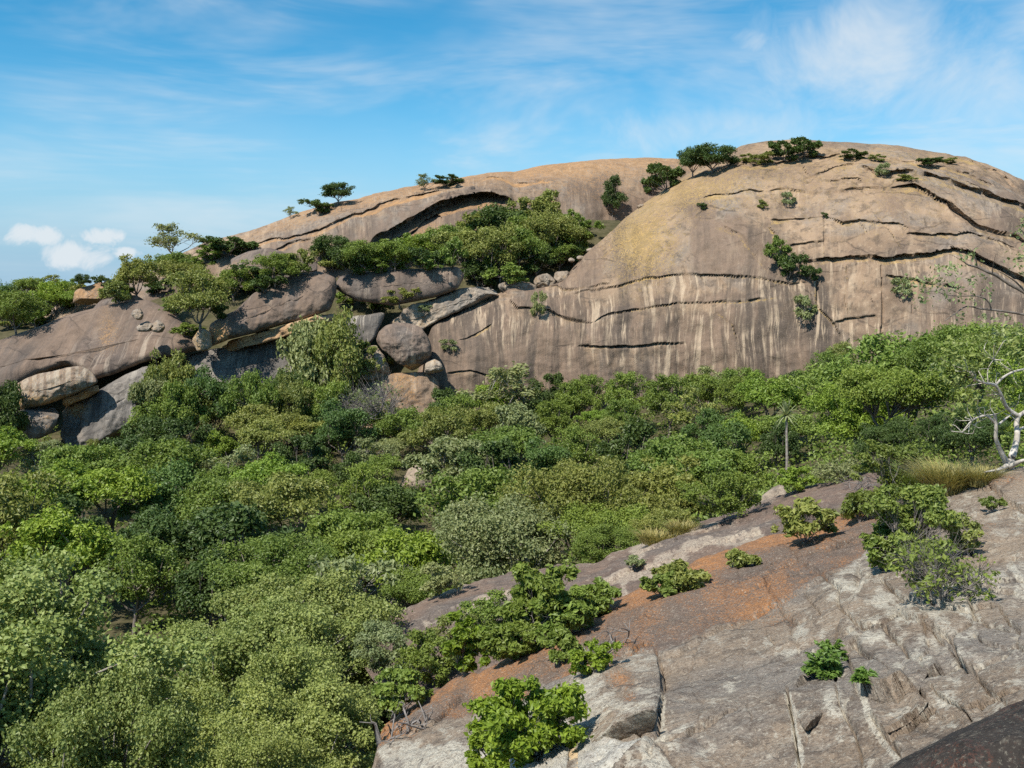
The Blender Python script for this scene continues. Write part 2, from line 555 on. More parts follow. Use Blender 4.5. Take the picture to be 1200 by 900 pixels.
def ground(x, y):
    x = np.asarray(x, float)
    y = np.asarray(y, float)
    xx = np.clip(x, -0.78 * np.maximum(y, 1) - 3, 0.78 * np.maximum(y, 1) + 3)
    yy = np.clip(y, 6, 330)
    z = np.clip(_g(np.stack([xx, yy], -1)), 1.5, 48)
    r = np.hypot(x, y)
    far = np.clip((r - 300) / 250, 0, 1)
    far = far * far * (3 - 2 * far)
    z = z * (1 - far) + 6.0 * far
    side = np.clip((np.abs(x) - 0.75 * np.maximum(y, 0) - 6) / 60, 0, 1)
    back = np.clip((6 - y) / 30, 0, 1)
    w = np.maximum(side * 0.6, back * 0.8)
    z = z * (1 - w) + 18 * w
    q = np.stack([x, y, np.zeros_like(x)], -1)
    return z + 0.5 * fbm(q, 9.0, 3, 2.0) * np.clip(r / 60, 0.1, 1)


rr = np.concatenate([[0.01], np.geomspace(3, 5000, 120)])
aa = np.linspace(0, 2 * math.pi, 241)[:-1]
RR, AA = np.meshgrid(rr, aa, indexing='ij')
gx, gy = RR * np.sin(AA), RR * np.cos(AA)
gv = np.stack([gx, gy, ground(gx, gy)], -1)
me = make_mesh('ground', gv, grid_faces(*RR.shape, wrap=True)[:, ::-1], M_SOIL)
link('ground', me, kind='structure', label='soil and leaf litter of the wooded valley', cat='ground')

ROCKS = []       # (verts, faces) for contact rays
ROCKN = []


def reg(name, V, Fc):
    ROCKS.append((np.asarray(V, float).reshape(-1, 3), np.asarray(Fc)))
    ROCKN.append(name)


def lerp(tab, x, col):
    t = np.asarray(tab, float)
    return np.interp(x, t[:, 0], t[:, col])


def crack_disp(X, Y, cracks):
    """returns (push outwards, groove) in metres and pale-drip / rim masks from ledge cracks"""
    out = np.zeros(X.shape)
    gro = np.zeros(X.shape)
    drip = np.zeros(X.shape)
    rim = np.zeros(X.shape)
    for line, step, groove, w, L, dr in cracks:
        line = np.asarray(line, float)
        pad = max(L * 3, 60)
        x0, y0 = line.min(0) - pad
        x1, y1 = line.max(0) + pad
        m = (X > x0) & (X < x1) & (Y > y0) & (Y < y1)
        if not m.any():
            continue
        x, y = X[m], Y[m]
        # wobble so the line is not ruled
        wob = pnoise(np.stack([x / 17.0, y / 17.0, np.full_like(x, line[0, 0] * 0.37)], -1)) * min(1.8, w * 0.9) + 0.5 * pnoise(np.stack([x / 5.0, y / 5.0, np.full_like(x, 3.3)], -1))
        d, s, t = polydist(x, y + wob, line)
        ends = np.clip(np.minimum(t, 1 - t) * 7, 0, 1) ** 0.6
        cap = (t > 0.001) & (t < 0.999)
        ends = np.where(cap, ends, 0)
        up = s > 0
        w = w * np.clip(0.85 + 0.9 * pnoise(np.stack([x / 31.0, y / 31.0, np.full_like(x, line[0, 0] * 0.21)], -1)), 0.45, 1.5)
        o = np.where(up, step * np.exp(-d / L), 0.0)
        out[m] += o * ends * 0.6
        brk = np.clip(0.8 + 1.0 * pnoise(np.stack([x / 22.0, y / 22.0, np.full_like(x, line[0, 1] * 0.11)], -1)), 0.1, 1.2)
        gro[m] = np.maximum(gro[m], groove * brk * np.exp(-((s + 0.4 * w) / (0.72 * w)) ** 4) * ends)
        drip[m] = np.maximum(drip[m], np.where(~up, np.exp(-d / dr) * ends, 0) if dr > 0 else 0)
        rim[m] = np.maximum(rim[m], np.exp(-((s + 1.7 * w) / (1.0 * w)) ** 2) * ends)
    return out, gro, drip, rim


def blob(X, Y, cx, cy, rx, ry, p=2.0):
    return np.exp(-(((X - cx) / rx) ** 2 + ((Y - cy) / ry) ** 2) ** (p / 2))


def hill(name, tab, sky_tab, dx, nfront, nback, cracks, maskfn, mat, lump=(0.9, 14, 0.25, 3.0), n_exp=1.0):
    x0, x1 = tab[0][0], tab[-1][0]
    xs = np.concatenate([np.arange(x0, min(x1, 1215), dx), np.arange(1215, x1 + 0.1, dx * 5)]) if x1 > 1215 else np.arange(x0, x1 + 0.1, dx)
    by, D0, D1 = lerp(tab, xs, 1), lerp(tab, xs, 2), lerp(tab, xs, 3)
    ty = lerp(sky_tab, xs, 1)
    k = np.exp(-0.5 * (np.arange(-6, 7) / 2.5) ** 2)
    k /= k.sum()
    ty = np.convolve(np.pad(ty, 6, mode='edge'), k, mode='valid')
    th = np.concatenate([np.linspace(0, math.pi / 2, nfront), np.linspace(math.pi / 2, math.pi, nback + 1)[1:]])
    th = th[:, None]
    z0 = P(xs, by, D0)[..., 2]
    H = P(xs, ty, D1)[..., 2] - z0
    Yd = D0 + (D1 - D0) * (1 - np.cos(th))
    for _ in range(8):
        Z = z0 + H * np.sin(th) ** n_exp
        dep = Yd * CP - (Z - CAM[2]) * SP
        Xw = (xs - 600) / F * dep
        py = proj(np.stack([Xw, Yd, Z], -1))[1]
        H = np.maximum(H + (py.min(0) - ty) / F * D1 * 0.9, 0.2)
    V = np.stack([Xw, Yd, Z], -1)
    N = -grid_normals(V)
    ctr = np.where(N[..., 1:2] > 0, 1, 1)
    X, Y = proj(V)
    front = (th < math.pi / 2 + 0.15) * np.ones_like(X)
    out, gro, drip, rim = crack_disp(X, Y, cracks)
    out *= front
    gro *= front
    lum = lump[0] * fbm(V, lump[1], 3, 1.0) + lump[2] * fbm(V, lump[3], 3, 2.0)
    # keep the skyline where it belongs
    fade = 1 - 0.8 * np.exp(-((th - math.pi / 2) / 0.25) ** 2)
    sgn = np.sign((N * np.array([0, -1, 0.6])).sum(-1).mean()) or 1
    V2 = V + N * sgn * (out + lum * fade)[..., None] + (1.9 * gro)[..., None] * np.array([0.0, 0.90, 0.38])   # cracks run in and up, under their lip
    mask = maskfn(X, Y, drip, rim, V)
    mask = np.clip(mask, 0, 1)
    # run-off coordinates: metres across the face, metres down it
    s = np.cumsum(np.concatenate([np.zeros((1, len(xs))), np.linalg.norm(np.diff(V, axis=0), axis=-1)]), 0)
    flow = np.stack([Xw[0][None] * np.ones_like(s) + 0.6 * fbm(V, 12, 2, 5.0), s, np.zeros_like(s)], -1)
    Fc = grid_faces(*X.shape)
    if sgn < 0:
        Fc = Fc[:, ::-1]
    reg(name, V2, Fc)
    return make_mesh(name, V2, Fc, mat, mask, flow)


# ------------------------------------------------------------------ main granite dome
def z3(pts):
    return [(700 + a / 2.4, 130 + b / 2.4) for a, b in pts]


def z2(pts):
    return [(350 + a / 3, 150 + b / 3) for a, b in pts]


def z1(pts):
    return [(a / 3, 150 + b / 3) for a, b in pts]


DC = [  # polyline, ledge step (m), groove (m), half width (px), ledge length (px), drip length (px)
    (z3([(300, 250), (345, 240), (400, 232), (470, 225)]), 0.6, 0.9, 1.6, 12, 14),
    (z3([(560, 424), (590, 421), (640, 418), (700, 412), (760, 416), (800, 422), (850, 419), (900, 412), (1000, 400), (1060, 420), (1130, 455), (1260, 520)]), 1.6, 1.9, 2.0, 34, 16),
    (z3([(715, 158), (745, 180), (790, 195), (860, 196), (930, 206), (1000, 225), (1100, 252), (1180, 280), (1260, 330)]), 1.5, 1.6, 1.9, 26, 12),
    (z3([(825, 227), (890, 232), (950, 260), (1010, 290), (1060, 320), (1100, 336), (1160, 347), (1230, 372)]), 1.5, 1.7, 1.9, 26, 12),
    (z3([(870, 344), (960, 350), (1010, 356), (1070, 345)]), 0.7, 1.1, 1.4, 12, 12),
    (z3([(645, 298), (690, 318), (740, 315), (850, 322), (880, 330)]), 0.6, 0.8, 1.0, 16, 10),
    (z3([(-90, 520), (-20, 512), (60, 505), (110, 488), (155, 476), (250, 463), (350, 463), (450, 470), (510, 482), (550, 491), (590, 486), (640, 478)]), 0.5, 0.42, 0.9, 24, 24),
    (z3([(60, 570), (160, 556), (230, 546), (300, 541), (400, 535), (475, 529), (540, 520)]), 0.4, 0.40, 0.85, 20, 20),
    (z3([(-55, 662), (0, 668), (60, 667), (120, 665), (165, 659), (250, 650)]), 0.6, 0.55, 1.0, 20, 30),
    (z3([(485, 311), (590, 303)]), 0.5, 0.9, 1.3, 8, 10),
    (z3([(515, 386), (580, 373), (640, 368)]), 0.4, 0.8, 1.1, 8, 10),
    (z3([(810, 464), (880, 475), (950, 490), (1010, 502)]), 0.7, 1.2, 1.4, 12, 14),
    (z3([(660, 602), (720, 585), (803, 578)]), 0.4, 0.9, 1.1, 8, 8),
    (z3([(580, 197), (650, 176), (725, 166)]), 0.6, 0.9, 1.3, 10, 10),
    (z3([(655, 206), (710, 203), (745, 213)]), 0.5, 0.9, 1.2, 8, 8),
    (z3([(800, 428), (803, 480), (804, 600), (800, 640)]), 0.0, 1.6, 1.8, 8, 0),
    (z3([(578, 420), (574, 490)]), 0.0, 1.5, 2.6, 8, 0),
    (z3([(640, 300), (641, 420)]), 0.0, 0.5, 1.0, 8, 0),
    (z3([(622, 480), (624, 560), (660, 592), (692, 645)]), 0.0, 1.2, 2.0, 8, 0),
    (z3([(800, 150), (900, 165), (1020, 215), (1100, 250)]), 0.3, 0.5, 1.2, 8, 8),
    (z3([(735, 310), (760, 340)]), 0.2, 0.5, 1.0, 8, 6),
    (z3([(330, 320), (400, 350), (470, 440), (500, 470)]), 0.5, 0.2, 2.0, 26, 0),
    (z3([(360, 158), (420, 148), (500, 150), (560, 138), (640, 134), (720, 140)]), 0.8, 0.8, 2.0, 12, 0),
    (z2([(735, 600), (770, 638), (830, 645), (880, 652), (930, 672), (980, 686), (1040, 690)]), 0.7, 0.35, 1.0, 16, 18),
    (z2([(410, 690), (500, 661), (600, 626), (720, 591), (800, 586)]), 0.6, 1.0, 1.4, 8, 8),
    (z2([(560, 745), (620, 725), (680, 690)]), 0.3, 0.5, 0.9, 10, 0),
    (z3([(470, 225), (530, 218), (600, 228), (680, 232), (760, 226), (830, 228)]), 0.6, 0.5, 0.8, 20, 8),
    (z3([(300, 250), (230, 300), (150, 350), (60, 400), (0, 440)]), 0.7, 0.35, 0.9, 24, 0),
    (z3([(860, 400), (830, 350), (790, 310), (770, 280)]), 0.3, 0.45, 0.8, 16, 0),
    (z3([(1065, 345), (1120, 360), (1180, 400)]), 0.6, 0.7, 1.0, 14, 8),
    (z3([(480, 325), (500, 350), (498, 400), (520, 440)]), 0.2, 0.7, 1.1, 10, 0),
    (z3([(590, 303), (650, 300)]), 0.3, 0.6, 0.9, 10, 6),
    (z3([(330, 560), (380, 600), (400, 660)]), 0.2, 0.3, 0.8, 12, 0),
    (z3([(700, 420), (705, 470), (700, 540), (710, 580)]), 0.1, 0.35, 0.8, 8, 0),
    (z3([(745, 418), (750, 500), (790, 560)]), 0.1, 0.3, 0.8, 8, 0),
    (z3([(880, 475), (890, 530), (885, 580)]), 0.1, 0.5, 0.9, 8, 0),
    (z3([(950, 410), (955, 490)]), 0.1, 0.5, 0.9, 8, 0),
    (z3([(560, 138), (600, 190), (590, 197)]), 0.3, 0.5, 0.9, 10, 0),
    (z3([(1000, 140), (1060, 160), (1140, 190), (1200, 230)]), 0.5, 0.5, 0.9, 14, 0),
    (z3([(900, 165), (960, 185), (1040, 200), (1120, 235)]), 0.5, 0.6, 1.0, 12, 0),
    (z2([(1040, 690), (1090, 660), (1140, 655), (1200, 640)]), 0.5, 0.5, 0.9, 12, 16),
    (z2([(870, 560), (930, 575), (1010, 570), (1100, 560)]), 0.4, 0.3, 0.8, 14, 14),
    (z2([(520, 860), (600, 850), (680, 870), (760, 860)]), 0.5, 0.5, 1.0, 12, 14),
]


def dome_mask(X, Y, drip, rim, V):
    n = fbm(np.stack([X / 60, Y / 60, 0 * X], -1), 1.0, 4, 3.0)
    low = 1 / (1 + np.exp(-(Y - 335) / 22))
    orange = 0.30 * blob(X, Y, 1000, 182, 300, 40) + 0.66 * blob(X, Y, 752, 285, 46, 58) + 0.42 * blob(X, Y, 815, 222, 76, 26) + 0.20 * blob(X, Y, 1060, 250, 150, 60) + 0.10 * blob(X, Y, 900, 260, 120, 50) + rim * (0.35 + 0.5 * n)
    pale = 1.3 * drip + 0.42 + 0.30 * blob(X, Y, 960, 390, 160, 70) + 0.25 * blob(X, Y, 740, 340, 90, 60) + 0.3 * n
    pale *= 0.35 + 0.8 * low
    pale += 0.9 * blob(X, Y, 470, 455, 45, 22) + 0.5 * blob(X, Y, 1010, 370, 40, 50)
    dark = 0.38 + 0.62 * low + 0.5 * blob(X, Y, 590, 400, 90, 60) + 0.7 * blob(X, Y, 785, 425, 30, 50) + 0.5 * blob(X, Y, 636, 400, 14, 60) - 0.55 * blob(X, Y, 1010, 360, 50, 60) + 0.6 * n
    dark -= 0.3 * blob(X, Y, 1000, 230, 120, 40)
    crust = 0.42 + 0.36 * low + 0.25 * blob(X, Y, 580, 400, 110, 60) + 0.3 * blob(X, Y, 850, 420, 110, 50) + 0.22 * blob(X, Y, 840, 235, 50, 25) + 0.25 * blob(X, Y, 840, 290, 60, 40) + 0.15 * blob(X, Y, 960, 205, 100, 25) + 0.2 * blob(X, Y, 690, 370, 60, 30) + 0.25 * n
    crust -= 0.7 * drip + 0.5 * blob(X, Y, 1005, 370, 42, 60) + 0.35 * blob(X, Y, 470, 455, 50, 25) + 0.3 * blob(X, Y, 755, 285, 50, 50)
    return np.stack([orange, pale, dark, np.clip(crust, 0, 1)], -1)


dome_tab = [(372, 530, 171, 176), (400, 520, 172, 182), (430, 520, 173, 188), (500, 520, 175, 192), (600, 520, 177, 196),
            (660, 515, 178, 203), (700, 510, 178, 214), (760, 505, 178, 232), (850, 500, 177, 248), (950, 490, 174, 258),
            (1050, 470, 168, 256), (1200, 450, 160, 250), (1400, 450, 150, 236), (1620, 480, 150, 200)]
dome_sky = [(372, 529), (392, 490), (412, 445), (425, 437), (484, 436), (494, 420), (500, 388), (510, 376), (550, 358), (590, 347),
            (630, 340), (658, 332), (670, 318), (690, 298), (705, 285), (730, 258), (760, 234), (785, 216), (805, 203), (830, 190), (850, 178), (870, 171), (900, 167),
            (950, 165), (1000, 167), (1050, 172), (1100, 181), (1140, 190), (1175, 203), (1200, 217), (1240, 245), (1300, 290), (1400, 370), (1620, 479)]
me = hill('granite_dome', dome_tab, dome_sky, 1.45, 360, 22, DC, dome_mask, M_DOME, lump=(1.3, 24, 0.34, 3.4))
link('granite_dome', me, kind='structure', label='great rounded granite dome with streaked cliff face and ledge cracks', cat='dome')

# ------------------------------------------------------------------ long granite ridge behind
RC = [
    (z2([(-30, 392), (60, 371), (120, 346), (200, 311), (260, 296), (340, 272), (420, 265), (525, 245)]), 0.9, 1.2, 1.6, 12, 8),
    (z2([(250, 412), (320, 396), (380, 362), (430, 327), (500, 301), (570, 281), (640, 268), (755, 265)]), 4.6, 3.6, 2.6, 40, 0),
    (z2([(270, 420), (330, 410), (390, 378), (440, 342), (500, 318)]), 0.0, 4.5, 6.0, 20, 0),
    (z2([(775, 256), (860, 250), (915, 255)]), 0.5, 0.7, 1.1, 10, 6),
    (z2([(640, 215), (720, 192), (800, 195), (900, 190)]), 0.3, 0.6, 1.2, 8, 6),
    (z1([(880, 420), (960, 392), (1000, 395), (1060, 385)]), 0.6, 0.9, 1.4, 9, 6),
    (z1([(960, 440), (1010, 415), (1100, 395)]), 0.5, 0.9, 1.3, 9, 6),
    (z1([(280, 600), (340, 575), (420, 552)]), 0.5, 0.8, 1.3, 9, 6),
]


def ridge_mask(X, Y, drip, rim, V):
    n = fbm(np.stack([X / 60, Y / 60, 0 * X], -1), 1.0, 4, 3.0)
    sk = np.interp(X, [a for a, b in ridge_sky], [b for a, b in ridge_sky])
    top = np.exp(-((Y - sk) / 20) ** 2)
    orange = 0.55 * top * np.clip((X - 200) / 150, 0.2, 1) + 0.30 * blob(X, Y, 700, 220, 100, 30) + 0.6 * rim
    pale = 0.25 + 0.8 * drip + 0.3 * n + 0.4 * top
    dark = 0.7 - 0.7 * top + 0.5 * n + 0.3 * blob(X, Y, 430, 275, 60, 20)
    return np.stack([orange, pale, dark, np.clip(0.62 - 0.6 * top + 0.3 * n, 0, 1)], -1)


ridge_sky = [(20, 400), (60, 362), (90, 344), (130, 331), (175, 318), (200, 304), (240, 284), (300, 268), (345, 252), (400, 236),
             (460, 229), (520, 218), (560, 211), (600, 202), (650, 193), (700, 187), (750, 185), (790, 186), (830, 190), (880, 205), (960, 250)]
ridge_tab = [(20, 420, 212, 225), (90, 385, 214, 240), (200, 375, 216, 252), (330, 365, 218, 262), (450, 350, 219, 268), (600, 335, 226, 276),
             (760, 330, 240, 290), (960, 330, 262, 300)]
me = hill('granite_ridge', ridge_tab, ridge_sky, 1.8, 155, 16, RC, ridge_mask, M_RIDGE, lump=(0.7, 14, 0.22, 3.0))
link('granite_ridge', me, kind='structure', label='long bare granite ridge behind the dome with a dark arched overhang', cat='ridge')


def ground_depth(px, py):
    ts = np.linspace(15, 190, 1400)
    q = P(np.full_like(ts, px), np.full_like(ts, py), ts)
    b = q[:, 2] < ground(q[:, 0], q[:, 1])
    return float(ts[b.argmax()]) if b.any() else 100.0


# ------------------------------------------------------------------ boulders and slabs from real outlines with thickness
def boulder(name, poly, d, tf, tb, mat, label, cat='boulder', lean=0.5, mask=(0.1, 0.4, 0.5), nexp=2.6, na=96, ns=17, rough=0.05,
            group=None, yoff=None, maskfn=None, kind=None, chop=7):
    poly = np.asarray(poly, float)
    if d == 'slope':
        d, yoff, lean, chop = 0.0, on_slope, 0.0, min(chop, 1)
    if d == 'ground':
        d = ground_depth(poly[:, 0].mean(), poly[:, 1].max() - 2)
    closed = np.vstack([poly, poly[:1]])
    seg = np.diff(closed, axis=0)
    L = np.hypot(seg[:, 0], seg[:, 1])
    acc = np.concatenate([[0], np.cumsum(L)])
    t = np.linspace(0, acc[-1], na, endpoint=False)
    bx = np.interp(t, acc, closed[:, 0])
    by = np.interp(t, acc, closed[:, 1])
    k = np.exp(-0.5 * (np.arange(-3, 4) / 1.2) ** 2)
    k /= k.sum()
    bx = np.convolve(np.pad(bx, 3, mode='wrap'), k, 'valid')
    by = np.convolve(np.pad(by, 3, mode='wrap'), k, 'valid')
    c = np.array([bx.mean(), by.mean()])
    q = np.stack([bx, by], -1) - c
    ev, ew = np.linalg.eigh(q.T @ q)
    ax = ew[:, 1]
    pr = q @ ax
    half = max(0.0, (np.percentile(np.abs(pr), 92) - np.percentile(np.abs(q @ ew[:, 0]), 92))) * 0.85
    cen = c + np.clip(pr, -half, half)[:, None] * ax * 0.9
    s_front = np.sin(np.linspace(0.02, math.pi / 2, ns))
    s_all = np.concatenate([s_front, s_front[::-1][1:]])
    hgt = np.concatenate([-np.maximum(1 - s_front ** nexp, 0) ** (1 / nexp) * tf, (np.maximum(1 - s_front[::-1][1:] ** nexp, 0)) ** (1 / nexp) * tb])
    PX = cen[None, :, 0] + s_all[:, None] * (bx - cen[:, 0])[None]
    PY = cen[None, :, 1] + s_all[:, None] * (by - cen[:, 1])[None]
    dd = d if yoff is None else d + yoff(PX, PY)
    V = P(PX, PY, dd)
    zc = V[..., 2].min()
    V = P(PX, PY, dd + hgt[:, None] + lean * (V[..., 2] - zc))
    dm = V[..., 1].mean()
    size = (bx.max() - bx.min()) / F * dm
    N = grid_normals(V)
    cenw = V.reshape(-1, 3).mean(0)
    if (N * (V - cenw)).sum() < 0:
        N = -N
    amp = min(size, (by.max() - by.min()) / F * dm * 1.5) * rough
    damp = 1 - 0.75 * np.exp(-((s_all - 1) / 0.12) ** 2)[:, None]
    gq = np.random.default_rng(int(abs(bx[0] * 7 + by[0] * 13)) + 1)
    for _ in range(chop):
        nq = gq.normal(size=3) * np.array([1, 1, 0.9])
        nq[1] = -abs(nq[1])
        nq /= np.linalg.norm(nq)
        dq = (V - cenw) @ nq
        V = V - nq * (np.maximum(dq - np.quantile(dq, gq.uniform(0.86, 0.95)), 0) * 0.85)[..., None]
    N = grid_normals(V)
    if (N * (V - cenw)).sum() < 0:
        N = -N
    V2 = V + N * (amp * damp * (fbm(V, size * 0.35, 4, size) + 0.35 * fbm(V, size * 0.07, 3, size)))[..., None]
    m = np.zeros(PX.shape + (4,))
    n = fbm(V, size * 0.3, 3, 6.0)
    if maskfn:
        mk = maskfn(PX, PY, n)
        m[..., :mk.shape[-1]] = np.clip(mk, 0, 1)
    else:
        for i in range(3):
            m[..., i] = np.clip(mask[i] + 0.4 * n * (mask[i] > 0.02), 0, 1)
    flow = np.stack([V[..., 0] + 0.2 * fbm(V, 3, 2, 5.0), -V[..., 2], 0 * PX], -1)
    R, C = PX.shape
    idx = np.arange(R * C).reshape(R, C)
    Fc = grid_faces(R, C, wrap=True)
    i0, i1 = len(V2.reshape(-1, 3)), len(V2.reshape(-1, 3)) + 1
    Vf = np.vstack([V2.reshape(-1, 3), V2[0].mean(0), V2[-1].mean(0)])
    cap = np.concatenate([np.stack([np.full(C, i0), np.roll(idx[0], -1), idx[0], idx[0]], -1)[:, :4], np.stack([np.full(C, i1), idx[-1], np.roll(idx[-1], -1), np.roll(idx[-1], -1)], -1)])
    # caps are tiny: close them as degenerate-free triangles in a second pass
    tri = np.concatenate([np.stack([np.full(C, i0), np.roll(idx[0], -1), idx[0]], -1), np.stack([np.full(C, i1), idx[-1], np.roll(idx[-1], -1)], -1)])
    quads = np.concatenate([Fc[:, [0, 1, 2]], Fc[:, [0, 2, 3]], tri])
    a, b, cc = Vf[quads[:, 0]], Vf[quads[:, 1]], Vf[quads[:, 2]]
    if (np.cross(b - a, cc - a) * (a - cenw)).sum() < 0:
        quads = quads[:, ::-1]
    mm = np.vstack([m.reshape(-1, 4), m[0].mean(0), m[-1].mean(0)])
    ff = np.vstack([flow.reshape(-1, 3), flow[0].mean(0), flow[-1].mean(0)])
    reg(name, Vf, quads)
    me = make_mesh(name, Vf, quads, mat, mm, ff)
    base = Vf[Vf[:, 2].argmin()].copy()
    base[:2] = Vf[:, :2].mean(0)
    return link(name, me, None, label, cat, group, kind, origin=base)


def z5(pts):
    return [(a / 6, 380 + b / 6) for a, b in pts]


def streaky(o, p, dk):
    return lambda X, Y, n: np.stack([o + 0.3 * n, p + 0.5 * n, dk + 0.6 * n], -1)


boulder('bedrock_slope', [(-90, 500), (-60, 455), (0, 440), (80, 425), (170, 405), (235, 385), (320, 360), (400, 340), (470, 335), (545, 335), (540, 362), (518, 385), (510, 440), (470, 478), (400, 480), (330, 482), (230, 488), (150, 510), (60, 530), (-60, 535)], 182, 2.5, 12, M_GREY,
        'broad streaked bedrock slope showing between the left slabs', 'rock slope', lean=0.9, na=200, ns=40, nexp=3.0, rough=0.02, chop=0, kind='structure',
        maskfn=lambda X, Y, n: np.stack([0.15 + 0.4 * n, 0.6 + 0.5 * n, 0.75 + 0.5 * n], -1))
boulder('whaleback_slab', [(-90, 470), (-60, 425), (-20, 405), (30, 388), (80, 369), (130, 355), (172, 350), (200, 364), (225, 388), (242, 408),
        (205, 417), (166, 425), (140, 437), (112, 445), (80, 428), (45, 438), (8, 456), (-40, 475)], 168, 5, 14, M_SLAB,
        'big brown whaleback slab at the left edge above the striped boulder', 'rock slab', lean=1.3, na=220, ns=48, nexp=2.3, rough=0.04, chop=0,
        maskfn=lambda X, Y, n: np.stack([0.05 + 0.35 * blob(X, Y, 125, 385, 14, 30), 0.12 + 0.75 * blob(X, Y, 125, 415, 45, 26) + 0.5 * blob(X, Y, 175, 395, 16, 26), 0.35 + 0.7 * np.clip((Y - 385) / 40, 0, 1) + 0.5 * n, 0.75 - 0.5 * blob(X, Y, 125, 410, 40, 30) + 0.3 * n], -1))
boulder('banded_boulder', z5([(88, 520), (95, 460), (120, 412), (200, 370), (300, 340), (400, 320), (470, 304), (560, 298), (630, 322), (672, 365), (692, 408),
        (650, 432), (600, 452), (500, 500), (400, 537), (250, 582), (150, 602), (110, 575)]), 163, 2.6, 3.2, M_PALE,
        'long tan boulder with dark vertical bands resting on another boulder', lean=0.25, nexp=2.2, chop=2, na=150, ns=28,
        maskfn=lambda X, Y, n: np.stack([0.25 + 0.35 * (Y > 465), 0.5 + 0 * X, 0.3 + 0 * X, np.clip(0.2 + 1.1 * np.sin(X * 0.62 + 1.5 * np.sin(X * 0.13)), 0, 1)], -1))
boulder('boulder', z5([(-30, 700), (20, 670), (100, 615), (250, 582), (378, 545), (408, 575), (422, 620), (400, 690), (352, 765), (250, 815), (100, 815), (-20, 770)]), 161, 2.4, 3.4, M_GREY,
        'grey boulder lying under the long banded boulder at left', lean=0.3, mask=(0.15, 0.5, 0.6))
boulder('rock_slab', z5([(430, 610), (500, 560), (620, 512), (700, 462), (870, 362), (1010, 300), (1080, 300), (1090, 420), (960, 560), (1015, 690), (900, 775), (740, 862), (600, 880), (470, 860), (420, 780), (445, 690)]), 165, 2.5, 6, M_GREY,
        'steep grey streaked slab right of the two stacked left boulders', 'rock slab', lean=0.55, na=160, ns=30, chop=2, nexp=3.0,
        maskfn=lambda X, Y, n: np.stack([0.75 * blob(X, Y, 85, 478, 22, 10), 0.55 + 0.4 * n, 0.9 + 0.4 * n], -1))
boulder('rock_slab', z5([(400, 560), (420, 530), (560, 480), (690, 425), (700, 470), (620, 515), (500, 560), (430, 605)]), 166, 1.2, 3, M_TAN,
        'fresh orange rock band showing beneath the banded boulder', 'rock slab', lean=0.1)
boulder('rock_slab', [(222, 416), (250, 408), (300, 402), (345, 389), (400, 374), (452, 366), (440, 395), (415, 425), (380, 440), (340, 452), (290, 462), (240, 465), (215, 448)], 176, 2, 8, M_GREY,
        'sloping grey slab under the orange seam in the left gully', 'rock slab', lean=0.8, na=180, ns=36, nexp=3.0, chop=0, mask=(0.02, 0.6, 0.9))
boulder('rock_slab', [(250, 412), (262, 400), (300, 391), (357, 374), (402, 360), (404, 374), (345, 391), (300, 404), (262, 413)], 178.6, 0.5, 4, M_TAN,
        'thin orange seam of fresh rock beneath the brown overhanging slab', 'rock slab', lean=0.1, nexp=6, rough=0.12)
boulder('overhanging_slab', z1([(735, 770), (738, 690), (790, 660), (830, 640), (880, 590), (950, 545), (1050, 510), (1130, 503), (1182, 528), (1180, 580), (1160, 640), (1070, 672), (900, 718), (800, 742)]), 177, 3.2, 8, M_SLAB,
        'smooth brown loaf slab overhanging the orange seam', 'rock slab', lean=0.7, na=180, ns=36, nexp=2.3, rough=0.035, chop=0,
        maskfn=lambda X, Y, n: np.stack([0.9 * blob(X, Y, 257, 392, 14, 14), 0.2 + 0.8 * blob(X, Y, 262, 388, 18, 16) + 0.3 * n, 0.4 + 0.4 * n, 0.7 - 0.9 * blob(X, Y, 262, 388, 20, 18) + 0.3 * n], -1))
boulder('rock_slab', z2([(120, 560), (145, 520), (250, 505), (400, 495), (560, 488), (584, 520), (560, 565), (480, 595), (400, 612), (330, 625), (200, 608)]), 189, 2.6, 6, M_SLAB,
        'flat brown slab with a pale right end below the shelf trees', 'rock slab', lean=0.4, na=160, ns=30, rough=0.03, chop=0,
        maskfn=lambda X, Y, n: np.stack([0.1 + 0 * X, 0.25 + 1.0 * blob(X, Y, 528, 326, 18, 18) + 0.3 * n, 0.6 - 0.9 * blob(X, Y, 528, 326, 22, 22) + 0.5 * n], -1))
boulder('rock_slab', [(435, 392), (455, 372), (480, 358), (512, 350), (540, 338), (575, 334), (590, 345), (550, 360), (520, 372), (500, 384), (470, 398)], 187, 1.6, 5, M_PALE,
        'pale broken ledge slab above the round perched boulder', 'rock slab', lean=0.5, mask=(0.1, 0.5, 0.6), rough=0.09, nexp=3.2, chop=12, na=160, ns=30)
boulder('perched_boulder', z2([(273, 745), (282, 715), (305, 695), (340, 684), (370, 683), (405, 690), (432, 703), (456, 735), (468, 770), (466, 800), (442, 830), (410, 850), (380, 857), (345, 842), (315, 815), (288, 785)]), 176, 3.6, 4.2, M_SLAB,
        'round brown boulder perched on a pale ledge mid cliff', lean=0.15, na=140, ns=30, nexp=2.1, rough=0.035, chop=3,
        maskfn=lambda X, Y, n: np.stack([0.1 + 0.9 * (Y > 428), 0.45 + 0.6 * (Y > 415) + 0.4 * n, 0.3 + 0 * X], -1))
boulder('rock_slab', [(412, 470), (420, 448), (432, 438), (470, 437), (500, 436), (514, 446), (516, 470), (505, 500), (470, 512), (430, 505), (412, 490)], 172.5, 2.0, 6, M_RIDGE,
        'pale streaked ledge slab carrying the round perched boulder', 'rock slab', lean=0.35, na=140, ns=28, nexp=4.0, rough=0.04, chop=2, mask=(0.3, 0.95, 0.8))
